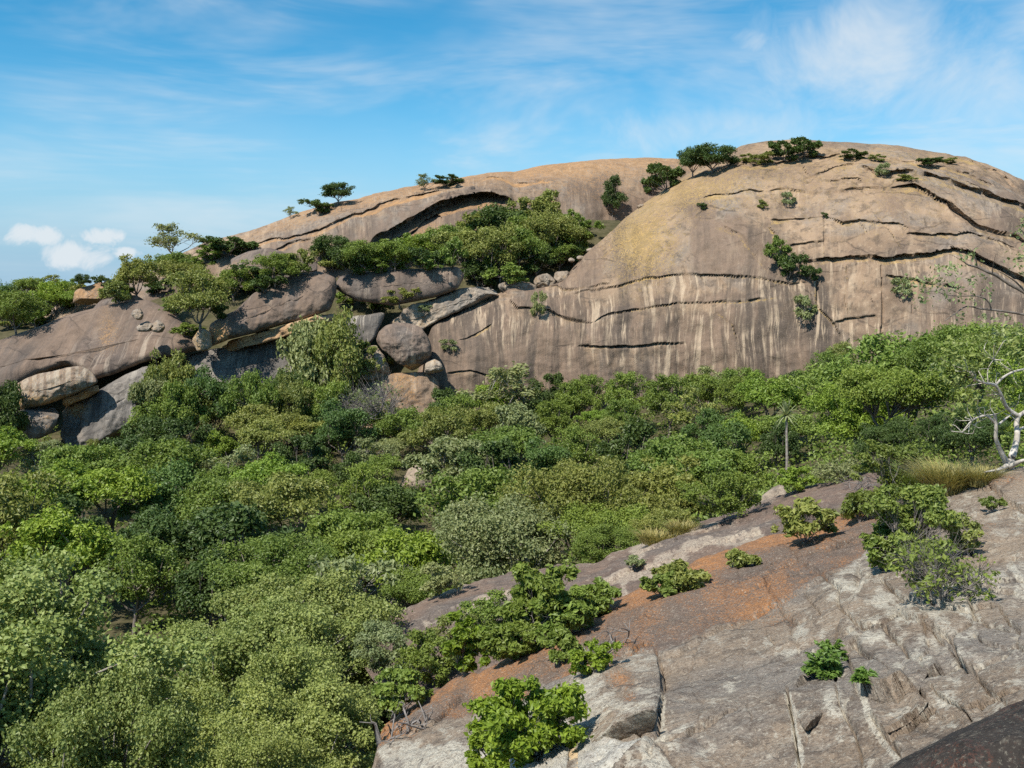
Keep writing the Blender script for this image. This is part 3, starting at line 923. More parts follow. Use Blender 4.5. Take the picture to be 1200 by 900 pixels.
boulder('boulder', z2([(198, 830), (205, 795), (232, 768), (272, 762), (300, 800), (322, 845), (318, 880), (250, 890), (205, 880)]), 175, 2, 3, M_PALE,
        'grey lichen boulder propping the round perched boulder on its left', lean=0.2, mask=(0.15, 0.4, 0.5), rough=0.07)
boulder('boulder', z2([(428, 862), (448, 825), (472, 808), (498, 822), (512, 850), (495, 862)]), 174.5, 1, 1.4, M_PALE,
        'small grey rock wedged right of the round perched boulder', lean=0.1, na=60, ns=12, rough=0.08)
boulder('boulder', z1([(664, 735), (672, 718), (715, 705), (742, 720), (748, 768), (722, 785), (690, 783)]), 174, 1.4, 2, M_PALE,
        'pale angular boulder between the whaleback and the brown loaf slab', lean=0.2, na=80, ns=14, mask=(0.5, 0.5, 0.2), rough=0.07)
for poly, lab in [
    (z1([(458, 655), (470, 632), (492, 630), (506, 655), (498, 678), (470, 678)]), 'upper pale rock perched on the brown whaleback slab'),
    (z1([(470, 705), (482, 688), (520, 676), (545, 690), (535, 715), (490, 718)]), 'middle pale rock perched on the brown whaleback slab'),
    (z1([(522, 712), (530, 690), (556, 672), (578, 690), (584, 712), (560, 722)]), 'right hand pale rock perched on the brown whaleback slab')]:
    boulder('boulder', poly, 171, 0.9, 1.2, M_PALE, lab, lean=0.5, na=48, ns=10, mask=(0.1, 0.5, 0.2), rough=0.1)
for poly, lab, d in [
    (z2([(690, 575), (700, 548), (760, 533), (815, 538), (842, 560), (835, 578), (770, 580)]), 'left flat boulder of the pair ending the cliff ledge', 197),
    (z2([(818, 545), (830, 520), (880, 508), (905, 540), (885, 570), (848, 572)]), 'middle grey boulder on the cliff ledge below the shelf trees', 198),
    (z2([(885, 530), (905, 505), (945, 502), (970, 530), (965, 552), (915, 560)]), 'rightmost pale boulder on the cliff ledge below the shelf trees', 199),
    (z2([(748, 588), (760, 575), (785, 576), (788, 590), (765, 595)]), 'little rock beneath the ledge boulders', 196),
    (z2([(600, 625), (612, 600), (650, 575), (690, 560), (705, 585), (680, 605), (640, 615)]), 'grey broken block left of the ledge boulders', 195),
    (z2([(500, 640), (520, 612), (570, 590), (610, 590), (600, 620), (550, 645)]), 'grey broken block at the left end of the ledge', 193)]:
    boulder('boulder', poly, d, 1.3, 2.0, M_PALE, lab, lean=0.2, na=64, ns=12, mask=(0.12, 0.5, 0.5), rough=0.09)
RUB = np.random.default_rng(8)
for i in range(14):
    t_ = i / 13.0
    cx, cy = 672 + 84 * t_ + RUB.normal(0, 1.5), 309 - 70 * t_ + RUB.normal(0, 3) + 6 * math.sin(3.1 * t_)
    r_ = RUB.uniform(3.0, 6.5) * (1.1 - 0.4 * t_)
    pl_ = [(cx + r_ * RUB.uniform(0.8, 1.25) * math.cos(a_), cy + 0.7 * r_ * RUB.uniform(0.75, 1.2) * math.sin(a_)) for a_ in np.linspace(0, 2 * math.pi, 8)[:-1]]
    boulder('boulder', pl_, np.interp(cx, [660, 700, 760], [199, 208, 226]), 0.8, 1.0, M_PALE, '%s pale rubble block up the chute beside the dome shoulder' % ['lowest', 'second', 'third', 'fourth', 'fifth', 'sixth', 'seventh', 'eighth', 'ninth', 'tenth', 'eleventh', 'twelfth', 'thirteenth', 'topmost'][i],
            lean=0.3, na=22, ns=5, mask=(0.1, 0.5, 0.2), rough=0.08, chop=5, group='rubble beside the dome shoulder')
boulder('boulder', [(856, 201), (858, 194), (866, 191), (872, 195), (873, 201), (866, 203)], 243, 1.0, 1.2, M_PALE,
        'pale boulder beside the bushes at the top of the dome', lean=0.1, na=40, ns=8)
boulder('rock_slab', [(248, 316), (268, 302), (292, 294), (315, 290), (340, 297), (372, 308), (372, 322), (330, 330), (285, 330)], 209, 2.0, 6, M_SLAB,
        'low brown slab beneath the ridge at left', 'rock slab', lean=0.7, na=120, ns=24, rough=0.03, mask=(0.1, 0.3, 0.4))
boulder('rock_slab', [(78, 352), (90, 339), (115, 331), (140, 329), (150, 340), (135, 352), (100, 362)], 205, 1.6, 5, M_RIDGE,
        'low rock hump beside the leftmost skyline trees', 'rock slab', lean=0.7, na=90, ns=16, mask=(0.4, 0.3, 0.4))
boulder('rock_slab', [(100, 372), (118, 352), (140, 346), (160, 346), (172, 352), (160, 362), (130, 372)], 195, 1.6, 5, M_SLAB,
        'small brown slab behind the whaleback slab', 'rock slab', lean=0.7, na=90, ns=16, mask=(0.1, 0.3, 0.4))

# ------------------------------------------------------------------ middle slab in the valley (brown, dark) : real surface fitted through points
SHEETS = {}


def on_slope(X, Y):
    return 1.0 / np.clip(SHEETS['granite_slope'](np.stack([X, Y], -1)), 0.004, 0.5)


def sheet(name, ctrl, xs, top, bot, dy, cracks, maskfn, mat, noise, skirt=(14, 0.5, 0.10), flows=1.0, vein=None, fracture=None):
    ctrl = np.array(ctrl, float)
    f = rbf(ctrl[:, :2], 1.0 / ctrl[:, 2], 1e-4)
    SHEETS[name] = f
    ty = np.interp(xs, [a for a, b in top], [b for a, b in top])
    ty = ty + 3.0 * pnoise(np.stack([xs / 23.0, 0 * xs, 0 * xs + 2.2], -1)) + 1.2 * pnoise(np.stack([xs / 7.0, 0 * xs, 0 * xs + 4.2], -1))
    byy = np.interp(xs, [a for a, b in bot], [b for a, b in bot])
    nr = int((byy - ty).max() / dy)
    t = np.linspace(0, 1, nr)[:, None]
    Y = ty + (byy - ty) * t
    X = xs[None] + 0 * Y
    D = 1.0 / np.clip(f(np.stack([X, Y], -1)), 0.004, 0.5)
    V = P(X, Y, D)
    N = grid_normals(V)
    if N[..., 2].mean() < 0:
        N = -N
    out, gro, drip, rim = crack_disp(X, Y, cracks)
    disp = out - 1.15 * gro
    if fracture is not None:
        gk = np.random.default_rng(17)
        sx, sy = np.meshgrid(np.arange(380, 1440, 66.0), np.arange(560, 1080, 48.0))
        sx = sx.ravel() + gk.uniform(-30, 30, sx.size)
        sy = sy.ravel() + gk.uniform(-22, 22, sy.size)
        ho = gk.uniform(-1, 1, sx.size)
        tl = gk.normal(0, 1, (sx.size, 2))
        qx = X + 7 * pnoise(np.stack([X / 30, Y / 30, 0 * X + 1], -1)) + 2.5 * pnoise(np.stack([X / 8, Y / 8, 0 * X + 2], -1))
        qy = Y * 1.35 + 7 * pnoise(np.stack([X / 30, Y / 30, 0 * X + 5], -1)) + 2.5 * pnoise(np.stack([X / 8, Y / 8, 0 * X + 7], -1))
        d1 = np.full(X.shape, 1e9)
        d2 = np.full(X.shape, 1e9)
        hh = np.zeros(X.shape)
        for a_, b_, h_, t_ in zip(sx, sy * 1.35, ho, tl):
            dd = np.hypot(qx - a_, qy - b_)
            near = dd < d1
            d2 = np.where(near, d1, np.minimum(d2, dd))
            hh = np.where(near, h_ + (t_[0] * (qx - a_) + t_[1] * (qy - b_)) / 60.0, hh)
            d1 = np.where(near, dd, d1)
        fm = np.clip(fracture(X, Y), 0, 1)
        disp = disp + fm * (0.055 * hh - 0.16 * np.exp(-((d2 - d1) / 2.6) ** 2))
    for a, size, octv in noise:
        disp = disp + a * fbm(V, size, octv, size)
    edge = np.clip((Y - ty) / 14.0, 0.0, 1)
    disp = disp * (0.35 + 0.65 * edge)
    V2 = V + N * disp[..., None]
    # back of the rock: rolls over beyond its crest
    k = np.arange(skirt[0], 0, -1)[:, None]
    sk = np.stack([V2[0][None, :, 0] * (1 + 0 * k), V2[0][None, :, 1] + skirt[1] * k, V2[0][None, :, 2] - skirt[2] * k * k], -1)
    m = np.zeros(X.shape + (4,))
    mk = maskfn(X, Y, drip, rim, V)
    m[..., :mk.shape[-1]] = np.clip(mk, 0, 1)
    V3 = np.concatenate([sk, V2], 0)
    m = np.concatenate([np.repeat(m[:1], len(k), 0), m], 0)
    flow = np.stack([V3[..., 0], -V3[..., 2], V3[..., 1] * 0], -1) * flows
    Fc = grid_faces(*V3.shape[:2])
    a, b, c = V3.reshape(-1, 3)[Fc[:, 0]], V3.reshape(-1, 3)[Fc[:, 1]], V3.reshape(-1, 3)[Fc[:, 2]]
    if np.cross(b - a, c - a)[:, 2].mean() < 0:
        Fc = Fc[:, ::-1]
    reg(name, V3, Fc)
    return make_mesh(name, V3, Fc, mat, m, flow)


mid_top = [(420, 745), (470, 716), (500, 702), (540, 688), (590, 676), (640, 668), (700, 660), (740, 643), (780, 628), (830, 613), (870, 600), (900, 588), (940, 573), (980, 563), (1020, 556), (1080, 556)]
mid_bot = [(420, 775), (455, 815), (500, 845), (560, 850), (600, 840), (640, 820), (740, 735), (830, 690), (930, 655), (1010, 630), (1080, 610)]
mid_ctrl = [(420, 745, 46), (500, 702, 47), (590, 676, 49), (700, 660, 49), (780, 628, 51), (870, 600, 51), (940, 573, 49), (1020, 556, 48), (1080, 556, 46),
            (420, 790, 38), (455, 815, 34), (500, 845, 30), (560, 850, 28.5), (600, 840, 28.5), (640, 820, 29), (740, 735, 33), (830, 690, 33), (930, 655, 33), (1010, 630, 33), (1080, 610, 34),
            (700, 700, 40), (620, 720, 40), (850, 650, 40), (950, 610, 39)]
MC = [([(500, 722), (540, 712), (600, 697), (640, 690)], 0.25, 0.3, 1.6, 10, 10),
      ([(690, 690), (740, 668), (800, 650), (860, 632), (920, 610)], 0.2, 0.18, 1.6, 10, 12),
      ([(730, 655), (790, 640), (830, 625), (885, 612)], 0.3, 0.25, 1.6, 8, 8),
      ([(735, 690), (728, 710), (712, 722)], 0.0, 0.12, 1.5, 8, 0)]


def mid_mask(X, Y, drip, rim, V):
    n = fbm(np.stack([X / 40, Y / 22, 0 * X], -1), 1.0, 4, 8.0)
    vein = 0
    for l in ([(800, 622), (760, 645), (735, 660), (730, 690), (735, 700), (722, 712)], [(690, 685), (750, 668), (830, 640), (890, 625)], [(500, 728), (560, 708), (640, 688)], [(840, 618), (790, 632), (750, 648)]):
        d, s, t = polydist(X + 6 * n, Y + 5 * n, l)
        vein = np.maximum(vein, np.exp(-(d / 5.0) ** 2))
    top = np.exp(-((Y - np.interp(X, [a for a, b in mid_top], [b for a, b in mid_top])) / 9) ** 2)
    return np.stack([0.12 * top, 1.1 * vein + 0.4 * drip + 0.55 * top * (n > -0.1) + 0.25 * n, 0.5 + 0.5 * n], -1)


me = sheet('rock_slope', mid_ctrl, np.arange(420, 1081, 1.8), mid_top, mid_bot, 1.8, MC, mid_mask, M_MID, [(0.35, 6, 3), (0.12, 1.4, 3), (0.03, 0.35, 2)], skirt=(14, 0.5, 0.06))
link('rock_slope', me, kind='structure', label='bare dark brown granite slope between the forest and the orange ridge', cat='rock slope')

# ------------------------------------------------------------------ foreground granite with orange lichen
near_top = [(380, 1010), (420, 945), (438, 895), (446, 864), (462, 848), (500, 824), (545, 797), (560, 800), (600, 775), (640, 752), (700, 722), (740, 702), (790, 678), (830, 657), (880, 641), (930, 626), (980, 610), (1010, 600), (1060, 583), (1110, 566), (1150, 556), (1200, 553), (1280, 540), (1420, 530)]
near_bot = [(380, 1060), (460, 985), (1420, 975)]
near_ctrl = [(380, 925, 17), (440, 862, 17.5), (500, 824, 17.5), (545, 797, 18), (640, 752, 17.5), (740, 702, 19), (830, 657, 20.5), (930, 626, 21.5), (1010, 600, 22), (1060, 583, 22), (1150, 556, 20.5), (1280, 540, 19), (1420, 530, 18),
             (450, 890, 14), (560, 840, 14), (640, 800, 13.8), (760, 772, 13.6), (850, 737, 14.3), (930, 702, 15.3), (1010, 655, 17),
             (480, 910, 12.3), (600, 885, 10.8), (690, 850, 10.6), (770, 820, 10.2), (700, 900, 8.8), (850, 900, 7.9), (1000, 900, 7.1), (1100, 850, 7.3), (1200, 820, 7.0),
             (900, 800, 10.2), (1000, 800, 9.4), (1100, 750, 9.9), (1200, 700, 10.6), (1000, 720, 12.2), (1100, 650, 14.3), (1200, 620, 15),
             (450, 1200, 8.0), (700, 1150, 5.4), (1000, 1150, 4.7), (1300, 1000, 5.0), (1350, 700, 9.8), (1350, 590, 15)]


def z8(p):
    return [(420 + a / 3, 600 + b / 3) for a, b in p]


def z9(p):
    return [(800 + a / 3, 600 + b / 3) for a, b in p]


def z10(p):
    return [(640 + a / 3.75, 680 + b / 3.75) for a, b in p]


NC = [  # near cracks: step, groove in metres
    (z10([(480, 305), (510, 400), (512, 500), (485, 600), (470, 695)]), -0.104, 0.304, 1.15, 22, 0),
    (z10([(470, 700), (600, 665), (740, 620), (850, 582)]), 0.065, 0.133, 0.92, 16, 0),
    (z10([(470, 700), (400, 770), (330, 825), (280, 850)]), 0.156, 0.380, 1.27, 18, 0),
    (z10([(1062, 470), (1085, 620), (1102, 830)]), 0.000, 0.190, 2.30, 22, 0),
    (z9([(672, 228), (622, 310), (590, 362), (540, 415)]), 0.130, 0.475, 1.27, 26, 0),
    (z9([(540, 415), (545, 500), (540, 600)]), 0.000, 0.380, 1.50, 20, 0),
    (z9([(428, 288), (490, 362)]), 0.039, 0.152, 0.90, 12, 0),
    (z9([(878, 418), (940, 480), (992, 548)]), 0.065, 0.228, 0.98, 18, 0),
    (z9([(632, 660), (700, 676), (760, 680), (832, 638)]), 0.286, 0.532, 1.50, 26, 0),
    (z9([(826, 592), (870, 575), (912, 548)]), 0.208, 0.475, 1.27, 16, 0),
    (z9([(858, 598), (900, 640), (990, 690), (1018, 735)]), 0.039, 0.228, 0.98, 14, 0),
    (z9([(662, 722), (720, 786), (800, 750), (882, 682)]), 0.182, 0.380, 1.27, 18, 0),
    (z9([(728, 800), (772, 842), (762, 872)]), 0.104, 0.380, 1.27, 14, 0),
    (z9([(1108, 318), (1150, 380), (1192, 412)]), 0.052, 0.228, 1.04, 16, 0),
    (z9([(700, 240), (745, 290), (800, 330), (860, 345)]), 0.130, 0.380, 1.38, 18, 0),
    (z9([(760, 210), (800, 250), (850, 320), (930, 340)]), 0.130, 0.380, 1.38, 18, 0),
    (z9([(0, 770), (60, 740), (110, 730)]), 0.026, 0.114, 0.90, 12, 0),
    (z9([(400, 640), (430, 600), (480, 580), (520, 600)]), 0.104, 0.190, 1.15, 16, 0),
    (z9([(1050, 250), (1120, 255), (1200, 250)]), 0.065, 0.190, 0.92, 14, 0),
    (z9([(620, 850), (625, 900)]), 0.000, 0.380, 1.73, 14, 0),
    ([(1160, 570), (1180, 585), (1205, 604)], 0.156, 0.380, 1.04, 12, 0),
    ([(1185, 600), (1205, 612)], 0.078, 0.228, 0.92, 12, 0),
    (z8([(770, 580), (880, 555), (1010, 485), (1060, 480)]), 0.065, 0.114, 1.15, 14, 0),
    ([(640, 790), (720, 772), (790, 765), (850, 738), (930, 703), (1000, 660)], 0.091, 0.057, 1.73, 30, 0),
    ([(900, 660), (940, 652), (985, 640), (1020, 625)], 0.065, 0.114, 0.92, 12, 0),
    ([(860, 700), (900, 690), (960, 672)], 0.052, 0.095, 0.92, 12, 0),
    ([(1110, 700), (1150, 690), (1200, 695)], 0.065, 0.152, 0.92, 12, 0),
    (z9([(840, 540), (860, 480), (850, 400), (870, 385)]), 0.05, 0.16, 1.01, 14, 0),
    (z9([(560, 440), (640, 415), (720, 405), (790, 380)]), 0.08, 0.14, 1.01, 16, 0),
    (z9([(930, 340), (1000, 350), (1040, 330), (1110, 318)]), 0.06, 0.16, 1.08, 14, 0),
    (z9([(990, 690), (1060, 660), (1140, 630), (1200, 620)]), 0.05, 0.12, 0.94, 14, 0),
    (z9([(1020, 420), (1060, 470), (1130, 480), (1200, 470)]), 0.04, 0.10, 0.94, 14, 0),
    (z9([(280, 400), (300, 440), (330, 470)]), 0.03, 0.10, 0.94, 12, 0),
    (z9([(120, 270), (200, 240), (290, 215), (350, 170)]), 0.04, 0.06, 0.94, 12, 0),
    (z9([(540, 600), (560, 700), (600, 760), (620, 850)]), 0.04, 0.14, 1.08, 14, 0),
    ([(1130, 640), (1160, 650), (1200, 648)], 0.05, 0.12, 1.01, 12, 0),
    ([(450, 872), (500, 850), (545, 812)], 0.104, 0.114, 1.15, 14, 0),
]
edge_line = [(430, 885), (500, 850), (560, 825), (640, 797), (720, 774), (790, 762), (850, 737), (930, 702), (990, 665), (1030, 630)]


def near_mask(X, Y, drip, rim, V):
    n = fbm(np.stack([X / 55, Y / 40, 0 * X], -1), 1.0, 4, 11.0)
    n2 = fbm(np.stack([X / 18, Y / 14, 0 * X], -1), 1.0, 3, 12.0)
    rt = np.interp(X, [a for a, b in near_top], [b for a, b in near_top])
    ed = np.interp(X, [a for a, b in edge_line], [b for a, b in edge_line])
    band = np.clip((ed - Y) / 10 + 0.5, 0, 1)             # the face behind the edge: brown crust and orange lichen
    band *= np.clip((1050 - X) / 30, 0, 1)
    along = np.clip((X - 560) / 240, 0.6, 1)
    band2 = np.clip(n * 1.5 + 0.6, 0, 1)
    orange = band * (0.25 + 0.14 * along * band2 + 0.60 * np.exp(-((Y - rt) / 13) ** 2) * along + 0.34 * np.exp(-((Y - ed) / 8) ** 2) * band2 + 0.26 * n)
    orange += 0.62 * blob(X, Y, 725, 792, 18, 13) + 0.55 * blob(X, Y, 735, 815, 14, 8) + 0.4 * blob(X, Y, 910, 720, 35, 18) + 0.45 * blob(X, Y, 1180, 568, 40, 8) + 0.3 * blob(X, Y, 1150, 615, 50, 16) + 0.4 * blob(X, Y, 470, 858, 30, 12)
    pale = 0.26 + 0.55 * n2 + 0.45 * n
    pale += 0.55 * blob(X, Y, 990, 690, 40, 18) + 0.45 * blob(X, Y, 1085, 725, 60, 22) + 0.25 * blob(X, Y, 1060, 755, 90, 30) + 0.8 * blob(X, Y, 700, 800, 30, 50) + 0.9 * blob(X, Y, 520, 890, 70, 40) + 0.9 * blob(X, Y, 640, 880, 60, 40) + 0.8 * blob(X, Y, 1150, 690, 60, 25) + 0.6 * blob(X, Y, 930, 650, 80, 10)
    for l, wd in ((z9([(375, 670), (390, 720), (395, 800), (400, 900)]), 4.5), (z9([(612, 600), (640, 670), (660, 735), (700, 790), (755, 850)]), 4.5), (z10([(510, 500), (500, 620), (480, 695)]), 3.0), (z9([(1150, 180), (1180, 230), (1210, 260)]), 5)):
        d, s, t = polydist(X + 2 * n2, Y + 2 * n2, l)
        pale = np.maximum(pale, 1.6 * np.exp(-(d / wd) ** 2))
    pale *= 1 - 0.8 * band
    dark = 0.25 + 0.3 * n + 0.7 * band * (1 - np.exp(-((Y - rt) / 12) ** 2)) + 0.6 * blob(X, Y, 950, 860, 14, 40) + 0.3 * blob(X, Y, 1040, 800, 30, 20)
    return np.stack([orange, pale, dark, band * (0.85 + 0.3 * n)], -1)


def lichen_patches(m, k, c1, c2, mid=0.5):
    """foreground stone: the pale mask spreads lichen as patches, not as run-off streaks"""
    T = NT(m.node_tree)
    bs = [n for n in m.node_tree.nodes if n.bl_idname == 'ShaderNodeBsdfPrincipled'][0]
    src = bs.inputs['Base Color'].links[0].from_socket
    pos = T.n('ShaderNodeNewGeometry').outputs['Position']
    sep = T.n('ShaderNodeSeparateColor')
    T.put(sep.inputs[0], T.n('ShaderNodeAttribute', attribute_name='mask').outputs['Color'])
    n1 = T.noise(pos, 2.6 * k, 9, 0.75, 0.5)
    n2 = T.noise(T.vadd(pos, (4, 2, 7)), 13.0 * k, 7, 0.72, 0.4)
    n3 = T.noise(T.vadd(pos, (1, 5, 2)), 26.0 * k, 4, 0.7, 0.0)
    f = T.math('ADD', T.math('MULTIPLY', n1, 0.45), T.math('MULTIPLY', n2, 0.55))
    f = T.math('ADD', f, T.math('MULTIPLY', T.math('SUBTRACT', sep.outputs[1], mid), 0.24))
    keep = T.ramp(sep.outputs[0], 0.30, 0.10)
    col = T.mix(T.math('MULTIPLY', T.math('MULTIPLY', T.ramp(f, 0.485, 0.555), keep), 0.85), src, T.mix(T.ramp(n2, 0.42, 0.58), c1, c2))
    col = T.mix(T.math('MULTIPLY', T.ramp(n3, 0.53, 0.63), 0.7), col, (0.085, 0.064, 0.05))
    col = T.mix(T.math('MULTIPLY', T.ramp(n3, 0.43, 0.31), 0.5), col, c1)
    T.put(bs.inputs['Base Color'], col)


lichen_patches(M_NEAR, 1.0, (0.54, 0.50, 0.405), (0.38, 0.335, 0.265), 0.53)
lichen_patches(M_NEARP, 1.0, (0.56, 0.53, 0.45), (0.40, 0.365, 0.30))
lichen_patches(M_MID, 0.45, (0.44, 0.37, 0.28), (0.28, 0.22, 0.17), 0.62)
me = sheet('granite_slope', near_ctrl, np.concatenate([np.arange(380, 430, 4.0), np.arange(430, 1212, 1.6), np.arange(1212, 1421, 6.0)]), near_top, near_bot, 1.5, NC, near_mask, M_NEAR,
           [(0.15, 2.8, 2), (0.045, 0.8, 3), (0.016, 0.18, 3)], skirt=(16, 0.35, 0.03),
           fracture=lambda X, Y: 1.0 * blob(X, Y, 1090, 745, 130, 75, 4) + 0.8 * blob(X, Y, 660, 880, 90, 40, 4) + 0.45 * blob(X, Y, 940, 690, 70, 40, 4) + 0.12)
link('granite_slope', me, kind='structure', label='near granite slope with orange lichen crest, cracks and pale lichen', cat='rock slope')

boulder('lichen_boulder', z10([(108, 480), (130, 450), (200, 405), (300, 362), (380, 325), (440, 305), (478, 312), (498, 400), (506, 500), (480, 600), (462, 690), (420, 738), (340, 754), (260, 762), (190, 712), (122, 622)]), 'slope', 0.45, 0.5, M_NEAR,
        'big lichen patched boulder with orange spots beside the bright green bush', lean=1.0, na=200, ns=56, nexp=2.5, rough=0.035,
        maskfn=lambda X, Y, n: np.stack([0.72 * blob(X, Y, 727, 795, 18, 12) + 0.5 * blob(X, Y, 737, 817, 10, 7), 0.55 + 0.4 * blob(X, Y, 690, 810, 22, 40) + 0.5 * n, 0.3 + 0.3 * n], -1))
boulder('boulder', z8([(770, 780), (800, 740), (840, 775), (930, 810), (1010, 790), (1010, 830), (950, 880), (900, 930), (770, 960)]), 'slope', 0.22, 0.5, M_NEARP,
        'grey block wedged under the big lichen patched boulder', lean=0.6, na=110, ns=24, mask=(0.0, 0.5, 0.3), rough=0.06)
boulder('boulder', z8([(530, 830), (570, 770), (640, 735), (700, 740), (745, 790), (740, 870), (730, 960), (540, 980)]), 'slope', 0.3, 0.5, M_NEARP,
        'white weathered block below the bright green bush', lean=0.5, na=120, ns=26, mask=(0.0, 0.7, 0.2), rough=0.07)
boulder('rock_slab', z8([(735, 850), (745, 760), (770, 755), (820, 800), (812, 850), (790, 960), (730, 960)]), 'slope', 0.06, 0.4, M_NEART,
        'tan fresh rock face in the gap under the lichen boulder', 'rock slab', lean=0.4, na=80, ns=16, rough=0.03)
boulder('boulder', z9([(632, 650), (645, 590), (700, 570), (780, 520), (850, 500), (870, 560), (845, 600), (828, 640), (770, 676), (700, 672)]), 'slope', 0.17, 0.4, M_NEAR,
        'low brown block set in the cracks right of the fern tufts', lean=1.3, na=120, ns=26, nexp=2.1, mask=(0.0, 0.35, 0.4), rough=0.04)
boulder('boulder', z9([(664, 716), (690, 685), (760, 690), (840, 650), (878, 678), (800, 745), (722, 782)]), 'slope', 0.13, 0.4, M_NEAR,
        'wedge of grey brown stone below the low brown block', lean=1.0, na=100, ns=20, nexp=2.1, mask=(0.0, 0.6, 0.3), rough=0.05)
boulder('boulder', z9([(380, 650), (420, 610), (470, 582), (515, 600), (525, 680), (500, 760), (430, 770), (400, 720)]), 'slope', 0.2, 0.4, M_NEAR,
        'rounded brown block below the larger fern tuft', lean=1.2, na=100, ns=22, nexp=2.2, mask=(0.0, 0.3, 0.6), rough=0.04)
boulder('dark_boulder', [(1000, 945), (1040, 902), (1075, 880), (1117, 860), (1160, 840), (1200, 823), (1300, 790), (1420, 800), (1500, 900), (1500, 1250), (1000, 1250), (980, 1050)], 5.2, 1.0, 1.6, M_BLACK,
        'near black speckled boulder in the bottom right corner', lean=0.35, na=160, ns=36, nexp=2.0, rough=0.05, chop=2, mask=(0.2, 0.5, 0.4))
boulder('boulder', [(672, 742), (690, 728), (720, 721), (728, 727), (715, 745), (690, 752)], 22.5, 0.4, 1.0, M_NEARP,
        'pale hump of rock behind the orange crest', lean=1.0, na=60, ns=14, mask=(0.0, 0.6, 0.2))
boulder('boulder', [(514, 752), (522, 742), (532, 750), (534, 774), (524, 782), (512, 776)], 'ground', 0.5, 0.8, M_NEARP,
        'small pale rock among shrubs left of the brown slope', lean=0.4, na=60, ns=14, mask=(0.0, 0.6, 0.2))
boulder('rock_slab', [(888, 596), (893, 580), (908, 570), (920, 566), (924, 580), (910, 592), (896, 602)], 52, 0.6, 1.5, M_PALE,
        'pale slab at the foot of the tall rosette tree', 'rock slab', lean=1.2, na=70, ns=14, mask=(0.0, 0.4, 0.3))
boulder('boulder', [(466, 572), (478, 548), (495, 541), (508, 552), (506, 574), (480, 580)], 'ground', 1, 1.6, M_PALE,
        'grey boulder showing through the trees in mid forest', lean=0.3, na=60, ns=12, mask=(0.0, 0.4, 0.3))
#PLANTS
# ------------------------------------------------------------------ plants
ALLV, ALLF, off = [], [], 0
for v, f in ROCKS:
    if f.shape[1] == 4:
        f = np.concatenate([f[:, [0, 1, 2]], f[:, [0, 2, 3]]])
    ALLV.append(v)
    ALLF.append(f + off)
    off += len(v)
ROCK_BVH = BVHTree.FromPolygons(np.concatenate(ALLV).tolist(), np.concatenate(ALLF).tolist())
gm = [i for i, n in enumerate(ROCKN) if n in ('granite_dome', 'granite_ridge')]


def rock_height(x, y):
    h = ROCK_BVH.ray_cast(Vector((x, y, 200)), Vector((0, 0, -1)))
    return h[0].z if h[0] else -1e9


def hit(px, py, dmax=600):
    """first rock or ground point seen at a photo pixel"""
    p = P(px, py, 100.0)
    dv = Vector(p - CAM).normalized()
    h = ROCK_BVH.ray_cast(Vector(CAM), dv)
    best = h[3] if h[0] else 1e9
    ts = np.geomspace(4, dmax, 900)
    q = CAM + np.array(dv)[None] * ts[:, None]
    below = q[:, 2] < ground(q[:, 0], q[:, 1])
    if below.any():
        best = min(best, ts[below.argmax()])
    if best > 1e8:
        return None
    return CAM + np.array(dv) * best


class Tubes:
    def __init__(self):
        self.v, self.f, self.n = [], [], 0

    def add(self, pts, rad, sides=5, sub=3):
        pts = np.asarray(pts, float)
        rad = np.asarray(rad, float)
        if sub > 1 and len(pts) > 2:
            t = np.arange(len(pts))
            tt = np.linspace(0, len(pts) - 1, (len(pts) - 1) * sub + 1)
            i = np.clip(tt.astype(int), 0, len(pts) - 2)
            u = (tt - i)[:, None]
            p0, p1, p2, p3 = pts[np.maximum(i - 1, 0)], pts[i], pts[i + 1], pts[np.minimum(i + 2, len(pts) - 1)]
            new = 0.5 * (2 * p1 + (p2 - p0) * u + (2 * p0 - 5 * p1 + 4 * p2 - p3) * u ** 2 + (-p0 + 3 * p1 - 3 * p2 + p3) * u ** 3)
            rad = np.interp(tt, t, rad)
            pts = new
        tan = np.gradient(pts, axis=0)
        tan /= np.linalg.norm(tan, axis=1, keepdims=True) + 1e-9
        ref = np.where(np.abs(tan[:, 2:3]) > 0.9, np.array([[1.0, 0, 0]]), np.array([[0, 0, 1.0]]))
        a = np.cross(tan, ref)
        a /= np.linalg.norm(a, axis=1, keepdims=True) + 1e-9
        b = np.cross(tan, a)
        th = np.linspace(0, 2 * math.pi, sides, endpoint=False)
        ring = pts[:, None] + rad[:, None, None] * (np.cos(th)[None, :, None] * a[:, None] + np.sin(th)[None, :, None] * b[:, None])
        self.v.append(ring.reshape(-1, 3))
        self.f.append(grid_faces(len(pts), sides, wrap=True) + self.n)
        self.n += len(pts) * sides

    def mesh(self, name, mat):
        return make_mesh(name, np.concatenate(self.v), np.concatenate(self.f), mat)


